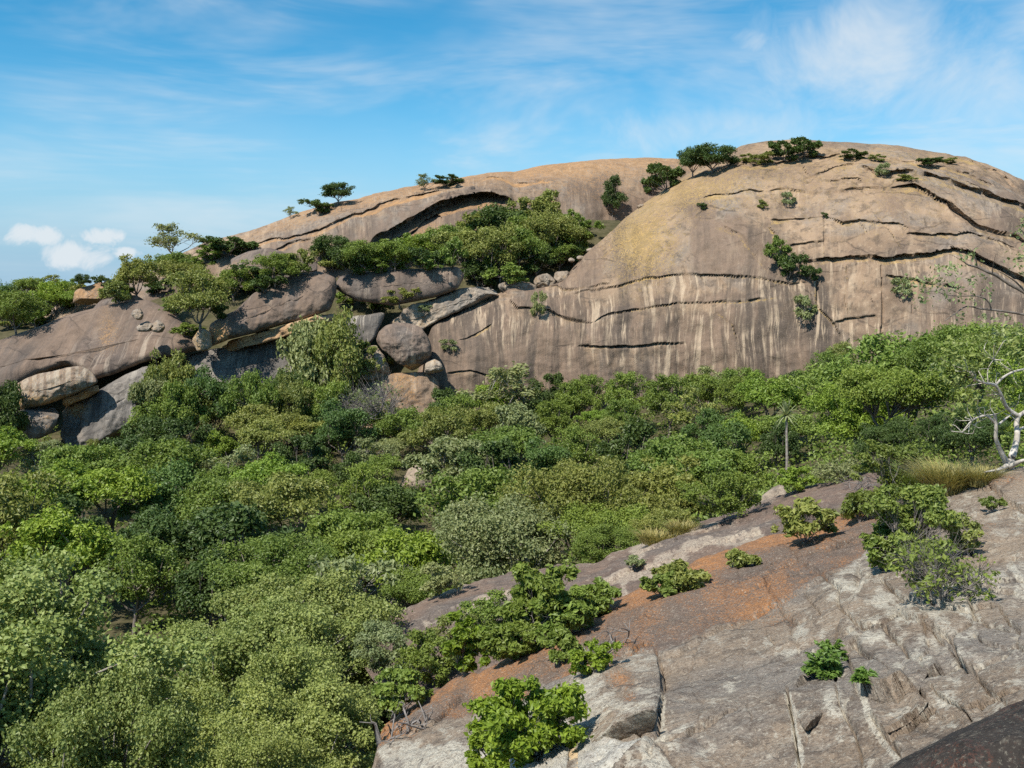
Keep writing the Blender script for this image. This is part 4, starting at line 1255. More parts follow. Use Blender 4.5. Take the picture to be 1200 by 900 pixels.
def leaves(pos, nrm, l, w, g, fold=0.25, lv=None, axis=None, rnd=False):
    n = len(pos)
    nrm = nrm / (np.linalg.norm(nrm, axis=1, keepdims=True) + 1e-9)
    if axis is None:
        axis = g.normal(size=(n, 3))
    axis = axis - nrm * (axis * nrm).sum(1, keepdims=True)
    axis /= np.linalg.norm(axis, axis=1, keepdims=True) + 1e-9
    side = np.cross(nrm, axis)
    k = g.uniform(0.55, 1.4, (n, 1))
    L, Wd = l * k, w * k
    if lv is None:
        lv = np.clip(0.5 + 0.22 * g.normal(size=n), 0, 1)
    if rnd:      # rounded leaf: six corners
        v = np.stack([pos - axis * L / 2, pos - axis * L * 0.2 + side * Wd * 0.42 + nrm * Wd * fold, pos + axis * L * 0.2 + side * Wd * 0.42 + nrm * Wd * fold,
                      pos + axis * L / 2, pos + axis * L * 0.2 - side * Wd * 0.42 + nrm * Wd * fold, pos - axis * L * 0.2 - side * Wd * 0.42 + nrm * Wd * fold], 1)
        f = np.arange(n * 6).reshape(n, 6)
        tri = np.concatenate([f[:, [0, 1, 3]], f[:, [1, 2, 3]], f[:, [0, 3, 5]], f[:, [3, 4, 5]]])
        return v.reshape(-1, 3), tri, np.repeat(lv, 6)
    v = np.stack([pos - axis * L / 2, pos + side * Wd / 2 + nrm * Wd * fold, pos + axis * L / 2, pos - side * Wd / 2 + nrm * Wd * fold], 1)
    f = np.arange(n * 4).reshape(n, 4)
    tri = np.concatenate([f[:, [0, 1, 2]], f[:, [0, 2, 3]]])
    if lv is None:
        lv = np.clip(0.5 + 0.22 * g.normal(size=n), 0, 1)
    return v.reshape(-1, 3), tri, np.repeat(lv, 4)


def clump_leaves(C, R, per, l, w, g, flat=0.75, updir=0.5, rnd=False):
    k = len(C)
    cnt = np.maximum((per * (R / R.mean()) ** 2).astype(int), 6)
    idx = np.repeat(np.arange(k), cnt)
    n = len(idx)
    d = g.normal(size=(n, 3))
    d[:, 2] += 0.45
    d /= np.linalg.norm(d, axis=1, keepdims=True)
    rad = R[idx] * (0.30 + 0.75 * g.uniform(0, 1, n) ** 0.7) * np.where(g.uniform(0, 1, n) < 0.12, 1.35, 1.0)
    # twiggy lumps inside every clump
    lum = 1 + 0.45 * pnoise(d * 2.6 + C[idx] * 1.7)
    pos = C[idx] + d * (rad * lum)[:, None] * np.array([1, 1, flat])
    nrm = 0.55 * d + np.array([0, 0, updir]) + 0.65 * g.normal(size=(n, 3))
    cl = g.normal(0, 0.13, k)
    lv = np.clip(0.45 + 0.2 * g.normal(size=n) + cl[idx] + 0.12 * d[:, 2], 0, 1)
    return leaves(pos, nrm, l, w, g, lv=lv, rnd=rnd)


def crown_points(k, g, lowcut=-0.35, inner=0.5):
    pts = []
    while len(pts) < k:
        best, bd = None, -1
        for _ in range(14):
            p = g.normal(size=3)
            p /= np.linalg.norm(p)
            p *= inner + (1 - inner) * g.uniform() ** 0.5
            if p[2] < lowcut:
                continue
            dd = min([np.linalg.norm(p - q) for q in pts] or [9])
            if dd > bd:
                best, bd = p, dd
        if best is not None:
            pts.append(best)
    return np.array(pts)


def make_plant(name, seed, H, Wd, k, per, l, w, mat, bark, style='round', bare=0, trunk_r=None, rnd=False):
    g = np.random.default_rng(seed)
    nlob = max(4, int(k / 5.5))
    lc = crown_points(nlob, g, {'umbrella': -0.12, 'shrub': -0.9}.get(style, -0.45), 0.5) * 0.80
    own = np.arange(k) % nlob
    sub = g.normal(size=(k, 3))
    sub[:, 2] = np.abs(sub[:, 2]) * 0.9 - 0.25
    sub /= np.linalg.norm(sub, axis=1, keepdims=True)
    lr = g.uniform(0.5, 1.5, nlob) * 0.40 * (9.0 / nlob) ** 0.4
    pts = lc[own] + sub * (lr[own] * g.uniform(0.5, 1.0, k))[:, None]
    cz, rz = {'round': (0.60, 0.40), 'umbrella': (0.74, 0.24), 'tall': (0.56, 0.46), 'shrub': (0.50, 0.46), 'sparse': (0.62, 0.36)}[style]
    lob = 1 + (0.42 if style == 'shrub' else 0.25) * pnoise(pts * 1.6 + seed)
    C = pts * lob[:, None] * np.array([Wd / 2 * 0.86, Wd / 2 * 0.86, H * rz * 0.9])
    C[:, :2] += g.normal(0, 0.05 * Wd, (k, 2))
    C[:, 2] += H * cz
    C[:, 2] = np.maximum(C[:, 2], (0.05 if style == 'shrub' else 0.12) * H)
    R = Wd * g.uniform(0.08, 0.155, k) * (46.0 / k) ** 0.36
    if style in ('sparse', 'shrub') or name.startswith('fig'):
        R *= 0.78
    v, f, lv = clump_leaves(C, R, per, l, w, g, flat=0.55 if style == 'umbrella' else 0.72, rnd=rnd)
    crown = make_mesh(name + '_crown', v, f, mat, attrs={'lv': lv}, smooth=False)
    T = Tubes()
    r0 = trunk_r or (0.018 * H + 0.03)
    nl = 5 if style != 'shrub' else 7
    fork = np.array([g.normal(0, 0.03 * Wd), g.normal(0, 0.03 * Wd), H * (0.26 if style not in ('shrub',) else 0.04)])
    if style == 'umbrella':
        fork[2] = 0.38 * H
    T.add([(0, 0, -0.6), (fork[0] * 0.4, fork[1] * 0.5, fork[2] * 0.5), fork], [r0 * 1.25, r0, r0 * 0.85], 6)
    ids = g.integers(0, nl, k)
    ang = np.arctan2(C[:, 1], C[:, 0])
    ids = ((ang + math.pi) / (2 * math.pi) * nl).astype(int) % nl
    for j in range(nl):
        grp = np.where(ids == j)[0]
        if len(grp) == 0:
            continue
        cen = C[grp].mean(0)
        node = fork + (cen - fork) * 0.6 + g.normal(0, 0.04 * Wd, 3)
        T.add([fork, fork + (node - fork) * 0.5 + g.normal(0, 0.03 * Wd, 3), node], [r0 * 0.62, r0 * 0.48, r0 * 0.34], 5)
        for q in grp:
            mid = node + (C[q] - node) * 0.5 + g.normal(0, 0.025 * Wd, 3)
            T.add([node, mid, C[q]], [r0 * 0.30, r0 * 0.2, r0 * 0.09], 4, 2)
            for _ in range(bare):
                e = C[q] + g.normal(0, 1, 3) * R[q] * np.array([1.1, 1.1, 0.9]) + np.array([0, 0, 0.15 * R[q]])
                m2 = mid + (e - mid) * 0.5 + g.normal(0, 0.02 * Wd, 3)
                T.add([mid, e] if k > 60 else [mid, m2, e], [r0 * 0.13, r0 * 0.04] if k > 60 else [r0 * 0.13, r0 * 0.09, r0 * 0.04], 3, 1)
    trunk = T.mesh(name + '_trunk', bark)
    return dict(trunk=trunk, crown=crown, H=H, W=Wd, style=style)


def place(proto, loc, rz, sc, name, label=None, cat='tree', group=None):
    o = bpy.data.objects.new(name, None)
    COL.objects.link(o)
    o.empty_display_size = 0.3
    o.location = loc
    o.rotation_euler = (random.uniform(-0.05, 0.05), random.uniform(-0.05, 0.05), rz)
    o.scale = sc if isinstance(sc, (tuple, list)) else (sc, sc, sc)
    for k in ('trunk', 'crown'):
        if proto.get(k):
            c = bpy.data.objects.new(k if cat != 'shrub' or k != 'trunk' else 'stems', proto[k])
            if cat == 'shrub' and k == 'crown':
                c.name = 'foliage'
            COL.objects.link(c)
            c.parent = o
    tag(o, label, cat, group)
    return o


# prototypes: kinds of tree, told apart by leaf colour and habit
KINDS = {}


def kind(key, tone, mat, specs, bark=M_BARK, leaf=(0.24, 0.14), k=60, per=140):
    KINDS[key] = (tone, [make_plant('%s_tree' % key, 100 + len(KINDS) * 10 + i, H, Wd, k, per, leaf[0], leaf[1], mat, bark, st)
                         for i, (H, Wd, st) in enumerate(specs)])


kind('green', 'mid green', L_MID, [(6.6, 6.6, 'round'), (5.8, 7.4, 'umbrella'), (7.2, 6.2, 'tall'), (6.2, 7.0, 'round')])
kind('olive', 'olive green', L_OLIVE, [(6.2, 7.0, 'umbrella'), (6.0, 6.4, 'round'), (6.8, 7.2, 'round')])
kind('dark', 'dark green', L_DARK, [(6.6, 5.6, 'tall'), (6.0, 6.2, 'round')], leaf=(0.25, 0.15))
kind('bright', 'bright green', L_BRIGHT, [(5.6, 6.2, 'round'), (6.2, 6.6, 'umbrella')])
kind('grey', 'grey green', L_GREY, [(6.0, 6.6, 'umbrella'), (6.4, 6.0, 'round')], bark=M_BARKP, leaf=(0.26, 0.17))
kind('cool', 'deep cool green', L_BLUE, [(6.6, 6.0, 'tall'), (6.2, 6.6, 'round')])
# finer, denser versions for trees close to the camera
NEARK = {
    'green': ('mid green', [make_plant('near_green', 301, 6.4, 7.0, 110, 265, 0.135, 0.08, L_MID, M_BARK), make_plant('near_green2', 302, 6.0, 7.2, 110, 265, 0.135, 0.08, L_MID, M_BARK, 'umbrella')]),
    'olive': ('olive green', [make_plant('near_olive', 303, 6.2, 7.0, 110, 265, 0.135, 0.08, L_OLIVE, M_BARK)]),
    'dark': ('dark green', [make_plant('near_dark', 304, 6.2, 6.4, 110, 265, 0.135, 0.08, L_DARK, M_BARK)]),
    'grey': ('grey green', [make_plant('near_grey', 305, 6.0, 6.6, 110, 265, 0.135, 0.08, L_GREY, M_BARKP, 'round')]),
    'bright': ('bright green', [make_plant('near_bright', 307, 5.6, 6.2, 110, 265, 0.135, 0.08, L_BRIGHT, M_BARK, 'round')]),
}
NEARK['cool'] = ('deep cool green', [make_plant('near_cool', 308, 6.2, 6.4, 110, 265, 0.135, 0.08, L_BLUE, M_BARK)])
FIG = [make_plant('fig_a', 401, 7.6, 8.6, 130, 520, 0.09, 0.072, L_PALE, M_BARKP, 'round', 0), make_plant('fig_b', 402, 7.0, 8.0, 130, 520, 0.09, 0.072, L_PALE, M_BARKP, 'round', 0)]
SPARSE = [make_plant('open_tree', 411, 6.0, 5.6, 26, 70, 0.30, 0.17, L_GREY, M_BARKP, 'sparse', 2), make_plant('open_tree2', 412, 6.4, 5.4, 24, 80, 0.30, 0.17, L_OLIVE, M_BARK, 'sparse', 2)]
DEAD = [make_plant('bare_tree', 421, 6.0, 5.0, 40, 8, 0.22, 0.14, L_GREY, M_TWIG, 'round', 12)]
SHRUB = [make_plant('shrub_a', 431, 2.6, 3.4, 34, 110, 0.24, 0.13, L_MID, M_BARK, 'shrub'), make_plant('shrub_b', 432, 2.4, 3.6, 34, 110, 0.24, 0.13, L_OLIVE, M_BARK, 'shrub'),
         make_plant('shrub_c', 433, 2.6, 3.2, 34, 110, 0.24, 0.13, L_DARK, M_BARK, 'shrub'), make_plant('shrub_d', 434, 2.2, 3.4, 30, 60, 0.24, 0.13, L_GREY, M_TWIG, 'shrub', 2)]
RUST = [make_plant('rusty_tree', 441, 5.4, 5.0, 30, 90, 0.32, 0.18, L_RUST, M_BARK, 'round', 1)]

# ---- forest: spaced at random over the valley floor, nothing where rock comes to the surface
cand = []
gF = np.random.default_rng(21)
pts = np.zeros((0, 2))
for _ in range(26000):
    y = math.sqrt(gF.uniform(26 ** 2, 178 ** 2))
    x = gF.uniform(-0.56, 0.56) * y
    gap = 3.45 + 0.017 * y
    if len(pts) and (np.hypot(pts[:, 0] - x, pts[:, 1] - y) < gap).any():
        continue
    pts = np.vstack([pts, [x, y]])
FOREST = []
RB = hit(922, 566)
CANOPY = [(-50, 500), (0, 512), (60, 520), (125, 522), (165, 505), (190, 470), (230, 455), (300, 448), (380, 455), (420, 455), (470, 478), (505, 478), (540, 446), (600, 438), (680, 446),
          (750, 440), (850, 432), (900, 444), (950, 428), (1000, 398), (1060, 388), (1250, 375)]
SEEN_ROCKS = [(487, 560, ground_depth(487, 576)), (523, 765, ground_depth(523, 780))]
occ = np.zeros((180, 260), bool)     # coarse screen raster, 5 px cells, starts at px -50
yy, xx = np.mgrid[0:180, 0:260]
XX, YY = xx * 5 - 50 + 2.5, yy * 5 + 2.5
order = np.argsort(pts[:, 1])
for i in order:
    x, y = pts[i]
    z = float(ground(np.array(x), np.array(y)))
    rh = max(rock_height(x, y), rock_height(x + 1, y), rock_height(x - 1, y), rock_height(x, y + 1.2))
    if rh > z - 0.3:
        continue
    px, py = proj(np.array([x, y, z]))
    if (y < 27 and px > 380) or (y < 48 and px > 475):
        continue
    s = 0.85 + 0.85 * gF.uniform() ** 1.3
    # keep the cleared band round the brown slope low
    if 30 < y < 62 and 470 < px < 1010:
        s *= 0.62
    if px > 940 and y < 60:
        s *= 0.6
    zone = 'fig' if (px < 470 and y < 47) else ''
    n = fbm(np.array([[x, y, 0.0]]), 22.0, 2, 4.0)[0] + gF.normal(0, 0.3)
    if zone == 'fig':
        key = 'fig'
    else:
        ks = ['dark', 'cool', 'dark', 'green', 'green', 'bright', 'olive', 'grey']
        key = ks[int(np.clip((n + 0.85) / 1.7 * 8, 0, 7))]
        if gF.uniform() < 0.25:
            key = gF.choice(['green', 'olive', 'green', 'bright'])
    if key == 'fig':
        tone, protos = 'pale broad leaved fig', FIG
    elif y < 72:
        tone, protos = NEARK[key]
    else:
        tone, protos = KINDS[key]
    u = gF.uniform()
    sp = ''
    if key != 'fig' and u < 0.08:
        tone, protos, sp = 'thin open', SPARSE, 'sparse'
    elif key != 'fig' and u < 0.10:
        tone, protos, sp = 'leafless grey', DEAD, 'dead'
    pr = protos[gF.integers(len(protos))]
    Hh, Ww = pr['H'] * s, pr['W'] * s
    cy = proj(np.array([x, y, z + Hh * 0.62]))
    rx, ry = Ww / 2 / y * F, Hh * 0.4 / y * F
    lim = np.interp(cy[0], [a for a, b in CANOPY], [b for a, b in CANOPY])
    lim -= 8
    if cy[1] - ry < lim:
        q = (cy[1] - ry - lim) / F * y + Hh      # height that keeps the top under the line
        if q < 2.2:
            continue
        s *= q / Hh
        Hh, Ww = q, Ww * q / Hh
        cy = proj(np.array([x, y, z + Hh * 0.62]))
        rx, ry = Ww / 2 / y * F, Hh * 0.4 / y * F
    m = ((XX - cy[0]) / rx) ** 2 + ((YY - cy[1]) / ry) ** 2 < 1
    inside = m & (XX > 0) & (XX < 1200) & (YY < 900)
    if inside.sum() == 0:
        continue
    free = (inside & ~occ).sum() / max(m.sum(), 1)
    # hidden behind the near granite crest?
    crest = np.interp(cy[0], [a for a, b in near_top], [b for a, b in near_top])
    if cy[1] - ry > crest - 4 and y > 23 and cy[0] > 440:
        continue
    if free < 0.13:
        continue
    if abs(cy[0] - 922) < rx + 12 and y < RB[1] + 6 and cy[1] - ry < 560:
        continue
    if any(math.hypot(cy[0] - a, cy[1] - b) < rx * 0.75 + 6 and y < c_ for a, b, c_ in SEEN_ROCKS):
        continue
    occ |= m
    FOREST.append(dict(x=x, y=y, z=z, s=s, pr=pr, tone=tone, px=float(cy[0]), py=float(cy[1]), size=Ww, style=pr['style'], key=key, sp=sp))
print('forest trees', len(FOREST))

LANDMARKS = [(60, 455, 'the banded boulder'), (125, 495, 'the steep grey slab'), (300, 430, 'the sloping grey gully slab'), (474, 405, 'the round perched boulder'),
             (590, 440, 'the cliff foot at mid picture'), (720, 440, 'the stained cliff foot'), (850, 440, 'the lowest point of the streaked face'), (922, 500, 'the tall rosette tree'),
             (1000, 395, 'the cliff pillar'), (1100, 385, 'the right hand cliff foot'), (1175, 490, 'the white barked tree'), (485, 560, 'the grey mid forest boulder'),
             (280, 480, 'the foot of the left gully'), (640, 690, 'the left end of the brown slope'), (830, 610, 'the upper edge of the brown slope'), (30, 620, 'the left edge of the picture'),
             (60, 860, 'the bottom left corner'), (600, 830, 'the bright green bush'), (420, 880, 'the low left tongue of granite'), (1060, 600, 'the big twiggy bush'),
             (300, 620, 'the heart of the left forest'), (620, 560, 'the heart of the middle forest'), (230, 740, 'the big fig canopy')]
ORD = ['', 'second ', 'third ', 'fourth ', 'fifth ', 'sixth ', 'seventh ', 'eighth ', 'ninth ', 'tenth ', 'eleventh ', 'twelfth ', 'thirteenth ', 'fourteenth ', 'fifteenth ']


def where(px, py):
    d = [math.hypot(px - a, (py - b) * 1.3) for a, b, _ in LANDMARKS]
    j = int(np.argmin(d))
    a, b, nm = LANDMARKS[j]
    dx, dy = px - a, py - b
    if abs(dx) > abs(dy):
        rel = 'left of' if dx < 0 else 'right of'
    else:
        rel = 'above' if dy < 0 else 'below'
    if nm.startswith('the heart') and d[j] < 60:
        rel = 'in'
    return rel + ' ' + nm, d[j]


SHAPE = {'round': 'round crowned', 'umbrella': 'flat topped', 'tall': 'upright', 'sparse': '', 'shrub': 'low'}
groups = {}
for t in FOREST:
    w_, dd = where(t['px'], t['py'])
    noun = 'tree'
    t['base'] = ' '.join(('%s %s %s' % (t['tone'], SHAPE[t['style']] if t['key'] != 'fig' and not t['sp'] else '', noun)).split())
    t['where'] = w_
    t['dd'] = dd
    groups.setdefault((t['base'], w_), []).append(t)
for (b, w_), lst in groups.items():
    lst.sort(key=lambda t: t['dd'])
    for i, t in enumerate(lst):
        t['label'] = '%s %s' % (b, w_) if len(lst) == 1 else '%s%s %s' % ('nearest ' if i == 0 else ORD[i] + 'nearest ', b, w_)
NAMES = {'green': 'green_tree', 'olive': 'olive_green_tree', 'dark': 'dark_green_tree', 'bright': 'bright_green_tree', 'grey': 'grey_green_tree', 'cool': 'deep_green_tree', 'fig': 'fig_tree'}
for t in FOREST:
    nm = {'sparse': 'open_tree', 'dead': 'bare_tree'}.get(t['sp'], NAMES[t['key']])
    sx = t['s'] * random.uniform(0.92, 1.1)
    place(t['pr'], (t['x'], t['y'], t['z'] - 0.1), random.uniform(0, 6.28), (sx, sx, t['s']), nm, t['label'], 'tree', 'trees of the valley forest')


# ---- trees and shrubs at known places: base pixel, crown width and height in pixels
def at(px, py, wpx, hpx, proto, name, label, cat='tree', group=None, rz=None, sink=0.15, d=None):
    h = hit(px, py)
    while h is None:
        py += 3
        h = hit(px, py)
    dist = h[1]
    if d is not None:        # stands lower down, behind nearer crowns: grow it up to the same top
        p = P(px, py, d)
        top = P(px, py - hpx, d)[2]
        gz = max(float(ground(p[0], p[1])), rock_height(p[0], p[1]))
        if gz > p[2] + 1:
            gz = float(ground(p[0], p[1]))
        h = np.array([p[0], p[1], gz])
        dist = d
        hpx = (top - gz) / d * F
    sw = wpx * dist / F / proto['W']
    sh = hpx * dist / F / proto['H']
    if d is not None:
        sw = max(sw, 0.52 * sh)
    if cat == 'tree' and py < 480:
        k_ = 0.98 if group == G4 else 1.12
        sw, sh, sink = sw * k_, sh * k_ * 1.05, sh * proto['H'] * 0.16
    return place(proto, (h[0], h[1], h[2] - sink), random.uniform(0, 6.28) if rz is None else rz, (sw, sw, sh), name, label, cat, group)


K = {k: v[1] for k, v in KINDS.items()}
G4 = 'trees of the left hillside'
G1 = 'trees on the shelf behind the cliff ledge'
for px, py, w_, h_, pr, nm, lab in [
    (388, 310, 46, 36, K['dark'][1], 'dark_green_tree', 'dark green tree at the left end of the shelf thicket'),
    (425, 322, 52, 40, K['green'][3], 'green_tree', 'green tree above the flat brown slab'),
    (462, 318, 46, 38, K['green'][0], 'green_tree', 'green tree right under the dark arch overhang'),
    (490, 312, 44, 36, K['bright'][0], 'bright_green_tree', 'bright green tree at the right end of the arch overhang'),
    (520, 310, 54, 46, K['green'][3], 'green_tree', 'green tree above the pale end of the flat slab'),
    (545, 322, 60, 56, K['olive'][1], 'olive_green_tree', 'olive tree in front of the shelf thicket'),
    (575, 332, 64, 66, K['olive'][2], 'olive_green_tree', 'largest olive tree of the shelf, above the ledge boulders'),
    (580, 290, 60, 52, K['dark'][1], 'dark_green_tree', 'dark tree at the top of the shelf thicket'),
    (608, 322, 60, 54, K['green'][3], 'green_tree', 'green tree standing behind the ledge boulders'),
    (622, 296, 60, 46, K['green'][0], 'green_tree', 'green tree high in the shelf thicket'),
    (640, 308, 62, 60, K['olive'][1], 'olive_green_tree', 'olive brown tree near the right end of the shelf'),
    (662, 300, 50, 48, K['olive'][2], 'olive_green_tree', 'olive tree beside the pale rubble chute'),
    (655, 318, 44, 34, K['green'][0], 'green_tree', 'small green tree just above the rightmost ledge boulder'),
    (684, 278, 34, 22, SHRUB[0], 'shrub', 'bright shrub at the right tip of the shelf thicket'),
    (598, 335, 40, 26, SHRUB[0], 'shrub', 'low green shrub against the ledge boulders'),
    (565, 336, 40, 24, SHRUB[2], 'shrub', 'low dark shrub left of the ledge boulders'),
    (505, 318, 40, 22, SHRUB[0], 'shrub', 'low green shrub on top of the flat brown slab'),
    (445, 322, 40, 20, SHRUB[0], 'shrub', 'low shrub at the middle of the flat slab top')]:
    at(px, py, w_, h_, pr, nm, lab, 'shrub' if nm == 'shrub' else 'tree', G1)
G2 = 'trees and bushes on the skyline'
for px, py, w_, h_, pr, nm, lab in [
    (200, 304, 56, 42, SPARSE[0], 'open_tree', 'open grey tree standing alone on the left skyline'),
    (397, 240, 38, 27, K['dark'][1], 'dark_green_tree', 'rounded tree on the ridge skyline'),
    (374, 250, 36, 18, SHRUB[2], 'shrub', 'low bush left of the rounded skyline tree'),
    (340, 256, 16, 14, SPARSE[0], 'open_tree', 'tiny thin tree on the skyline left of the rounded tree'),
    (497, 224, 24, 20, SPARSE[0], 'open_tree', 'pale wispy tree on the ridge skyline'),
    (524, 220, 36, 15, SHRUB[2], 'shrub', 'dark bush right of the wispy skyline tree'),
    (96, 335, 18, 18, K['dark'][1], 'dark_green_tree', 'small ball shaped tree on the left skyline'),
    (58, 346, 46, 36, SPARSE[1], 'open_tree', 'thin spreading tree near the left skyline'),
    (240, 284, 14, 9, SHRUB[2], 'shrub', 'tiny bush on the ridge left part'),
    (780, 224, 44, 34, SHRUB[2], 'shrub', 'dark bush on the left shoulder of the dome'),
    (812, 208, 36, 36, K['dark'][1], 'dark_green_tree', 'dark tree between the shoulder bush and the summit bushes'),
    (835, 204, 52, 36, K['dark'][1], 'dark_green_tree', 'largest dark tree on the dome beside the pale boulder'),
    (765, 228, 26, 26, SHRUB[2], 'shrub', 'lowest dark bush on the shoulder of the dome'),
    (918, 190, 40, 24, SHRUB[2], 'shrub', 'left of two dark bushes near the dome summit'),
    (943, 186, 36, 26, SHRUB[2], 'shrub', 'right of two dark bushes near the dome summit'),
    (895, 194, 30, 14, SHRUB[1], 'shrub', 'low olive bush left of the summit bushes'),
    (875, 190, 22, 10, SHRUB[1], 'shrub', 'small olive bush above the pale summit boulder'),
    (908, 178, 14, 14, SHRUB[2], 'shrub', 'tiny bush standing above the summit bushes'),
    (1000, 188, 30, 13, SHRUB[2], 'shrub', 'flat bush on the crest right of the summit'),
    (1030, 190, 22, 9, SHRUB[1], 'shrub', 'low bush right of the flat crest bush'),
    (1092, 194, 32, 12, SHRUB[2], 'shrub', 'dark bush on the right shoulder of the dome'),
    (1112, 192, 22, 7, SHRUB[1], 'shrub', 'thin low bush at the far right shoulder of the dome'),
    (1035, 208, 22, 18, SHRUB[3], 'shrub', 'wispy bush in the crack under the dome crest'),
    (718, 256, 28, 48, K['dark'][0], 'dark_green_tree', 'lone dark tree in the notch between ridge and dome'),
    (1060, 212, 26, 8, SHRUB[1], 'shrub', 'thin green tuft line in the upper dome crack')]:
    at(px, py, w_, h_, pr, nm, lab, 'shrub' if nm == 'shrub' else 'tree', G2)
G3 = 'shrubs rooted in the cliff cracks'
for px, py, w_, h_, pr, nm, lab in [
    (912, 312, 30, 34, SHRUB[0], 'shrub', 'green bush high in the gully above the main cliff crack'),
    (925, 328, 30, 34, SHRUB[2], 'shrub', 'dark bush in the middle of the cliff gully'),
    (948, 330, 26, 22, SHRUB[2], 'shrub', 'dark bush wedged under the main horizontal crack'),
    (940, 378, 34, 34, SHRUB[3], 'shrub', 'wispy grey bush at the foot of the cliff gully'),
    (922, 242, 22, 18, SHRUB[3], 'shrub', 'grey crooked bush on the open upper face'),
    (892, 244, 14, 10, SHRUB[1], 'shrub', 'small olive bush left of the crooked bush'),
    (824, 245, 12, 9, SHRUB[2], 'shrub', 'tiny bush at the left end of the upper ledge crack'),
    (967, 256, 8, 9, SHRUB[2], 'shrub', 'tiny tuft above the short ledge crack'),
    (632, 374, 22, 34, SHRUB[3], 'shrub', 'thin grey bush hanging on the ledge right of the boulders'),
    (525, 412, 24, 16, SHRUB[3], 'shrub', 'small grey bush right of the round perched boulder'),
    (460, 428, 22, 22, SHRUB[1], 'shrub', 'small bush in front of the round perched boulder'),
    (498, 366, 18, 10, SHRUB[3], 'shrub', 'grey cushion bush above the round perched boulder'),
    (432, 436, 34, 34, SHRUB[1], 'shrub', 'olive bush at the propping boulder'),
    (1055, 348, 30, 24, SHRUB[3], 'shrub', 'grey bush on the pale wall right of the pillar')]:
    at(px, py, w_, h_, pr, nm, lab, 'shrub', G3)
G4 = 'trees of the left hillside'
FRONT = {(396, 440): 173, (372, 400): 174, (198, 446): 165, (178, 484): 160, (335, 460): 166, (2, 468): 158, (214, 486): 158, (252, 482): 162, (296, 480): 160, (345, 484): 162, (385, 486): 163, (180, 505): 152,
         (450, 528): 160, (415, 520): 162, (600, 490): 168, (28, 522): 154}
for px, py, w_, h_, pr, nm, lab in [
    (20, 392, 70, 60, K['green'][3], 'green_tree', 'green tree at the left edge above the whaleback slab'),
    (62, 372, 60, 48, K['bright'][0], 'bright_green_tree', 'bright green tree above the whaleback slab'),
    (-5, 372, 60, 50, K['cool'][1], 'deep_green_tree', 'deep green tree cut by the left edge on the hillside'),
    (38, 358, 50, 40, K['green'][1], 'green_tree', 'flat topped tree below the thin spreading skyline tree'),
    (90, 366, 44, 30, K['bright'][1], 'bright_green_tree', 'bright tree beside the low rock hump'),
    (40, 384, 50, 32, SHRUB[0], 'shrub', 'low green shrub along the top of the whaleback'),
    (160, 352, 62, 60, K['olive'][1], 'olive_green_tree', 'olive tree behind the top of the whaleback slab'),
    (145, 352, 30, 22, SHRUB[0], 'shrub', 'green shrub at the foot of the olive hillside tree'),
    (205, 330, 60, 40, K['green'][3], 'green_tree', 'green tree under the lone skyline tree'),
    (235, 388, 92, 82, K['olive'][2], 'olive_green_tree', 'big olive tree filling the gully between whaleback and loaf slab'),
    (215, 345, 60, 46, K['olive'][1], 'olive_green_tree', 'olive tree behind the big gully tree'),
    (275, 352, 60, 48, K['green'][0], 'green_tree', 'green tree between the gully tree and the loaf slab'),
    (322, 336, 66, 46, K['green'][3], 'green_tree', 'light green tree behind the brown loaf slab'),
    (268, 302, 62, 26, SHRUB[2], 'shrub', 'dark bush below the ridge at left'),
    (250, 306, 40, 20, SHRUB[0], 'shrub', 'green bush left of the dark ridge bush'),
    (350, 322, 40, 28, SHRUB[1], 'shrub', 'olive shrub right behind the loaf slab'),
    (396, 440, 84, 92, K['olive'][2], 'olive_green_tree', 'large ragged olive tree in front of the flat slab and ledge'),
    (372, 400, 50, 60, K['grey'][1], 'grey_green_tree', 'grey green tree right of the brown loaf slab'),
    (198, 446, 60, 52, K['olive'][1], 'olive_green_tree', 'olive tree in front of the right tip of the whaleback'),
    (178, 484, 54, 44, K['grey'][0], 'grey_green_tree', 'grey green tree leaning over the steep grey slab'),
    (335, 460, 60, 46, K['dark'][1], 'dark_green_tree', 'dark tree against the sloping grey slab'),
    (2, 468, 40, 46, K['dark'][1], 'dark_green_tree', 'dark tree left of the banded boulder'),
    (214, 486, 62, 50, K['green'][0], 'green_tree', 'green tree below the tip of the whaleback slab'),
    (252, 482, 66, 46, K['cool'][1], 'deep_green_tree', 'deep green tree at the foot of the sloping grey slab'),
    (296, 480, 64, 48, K['green'][3], 'green_tree', 'green tree under the middle of the sloping grey slab'),
    (345, 484, 62, 46, K['olive'][1], 'olive_green_tree', 'olive tree under the right end of the sloping grey slab'),
    (385, 486, 60, 50, K['green'][0], 'green_tree', 'green tree beside the leafless trees'),
    (450, 528, 80, 88, DEAD[0], 'bare_tree', 'largest leafless grey tree, just below the round perched boulder'),
    (415, 520, 60, 72, DEAD[0], 'bare_tree', 'second leafless tree left of the grey bare tree'),
    (600, 490, 110, 66, SPARSE[0], 'open_tree', 'pale thin tree with white branches at the cliff foot'),
    (150, 680, 40, 34, RUST[0], 'rusty_tree', 'rusty leaved small tree behind the fig canopy'),
    (495, 700, 60, 50, RUST[0], 'rusty_tree', 'rusty leaved tree above the brown slope left end'),
    (285, 585, 34, 26, RUST[0], 'rusty_tree', 'small rusty patch tree in the left forest')]:
    at(px, py, w_, h_, pr, nm, lab, 'shrub' if nm == 'shrub' else 'tree', G4, d=FRONT.get((px, py)))

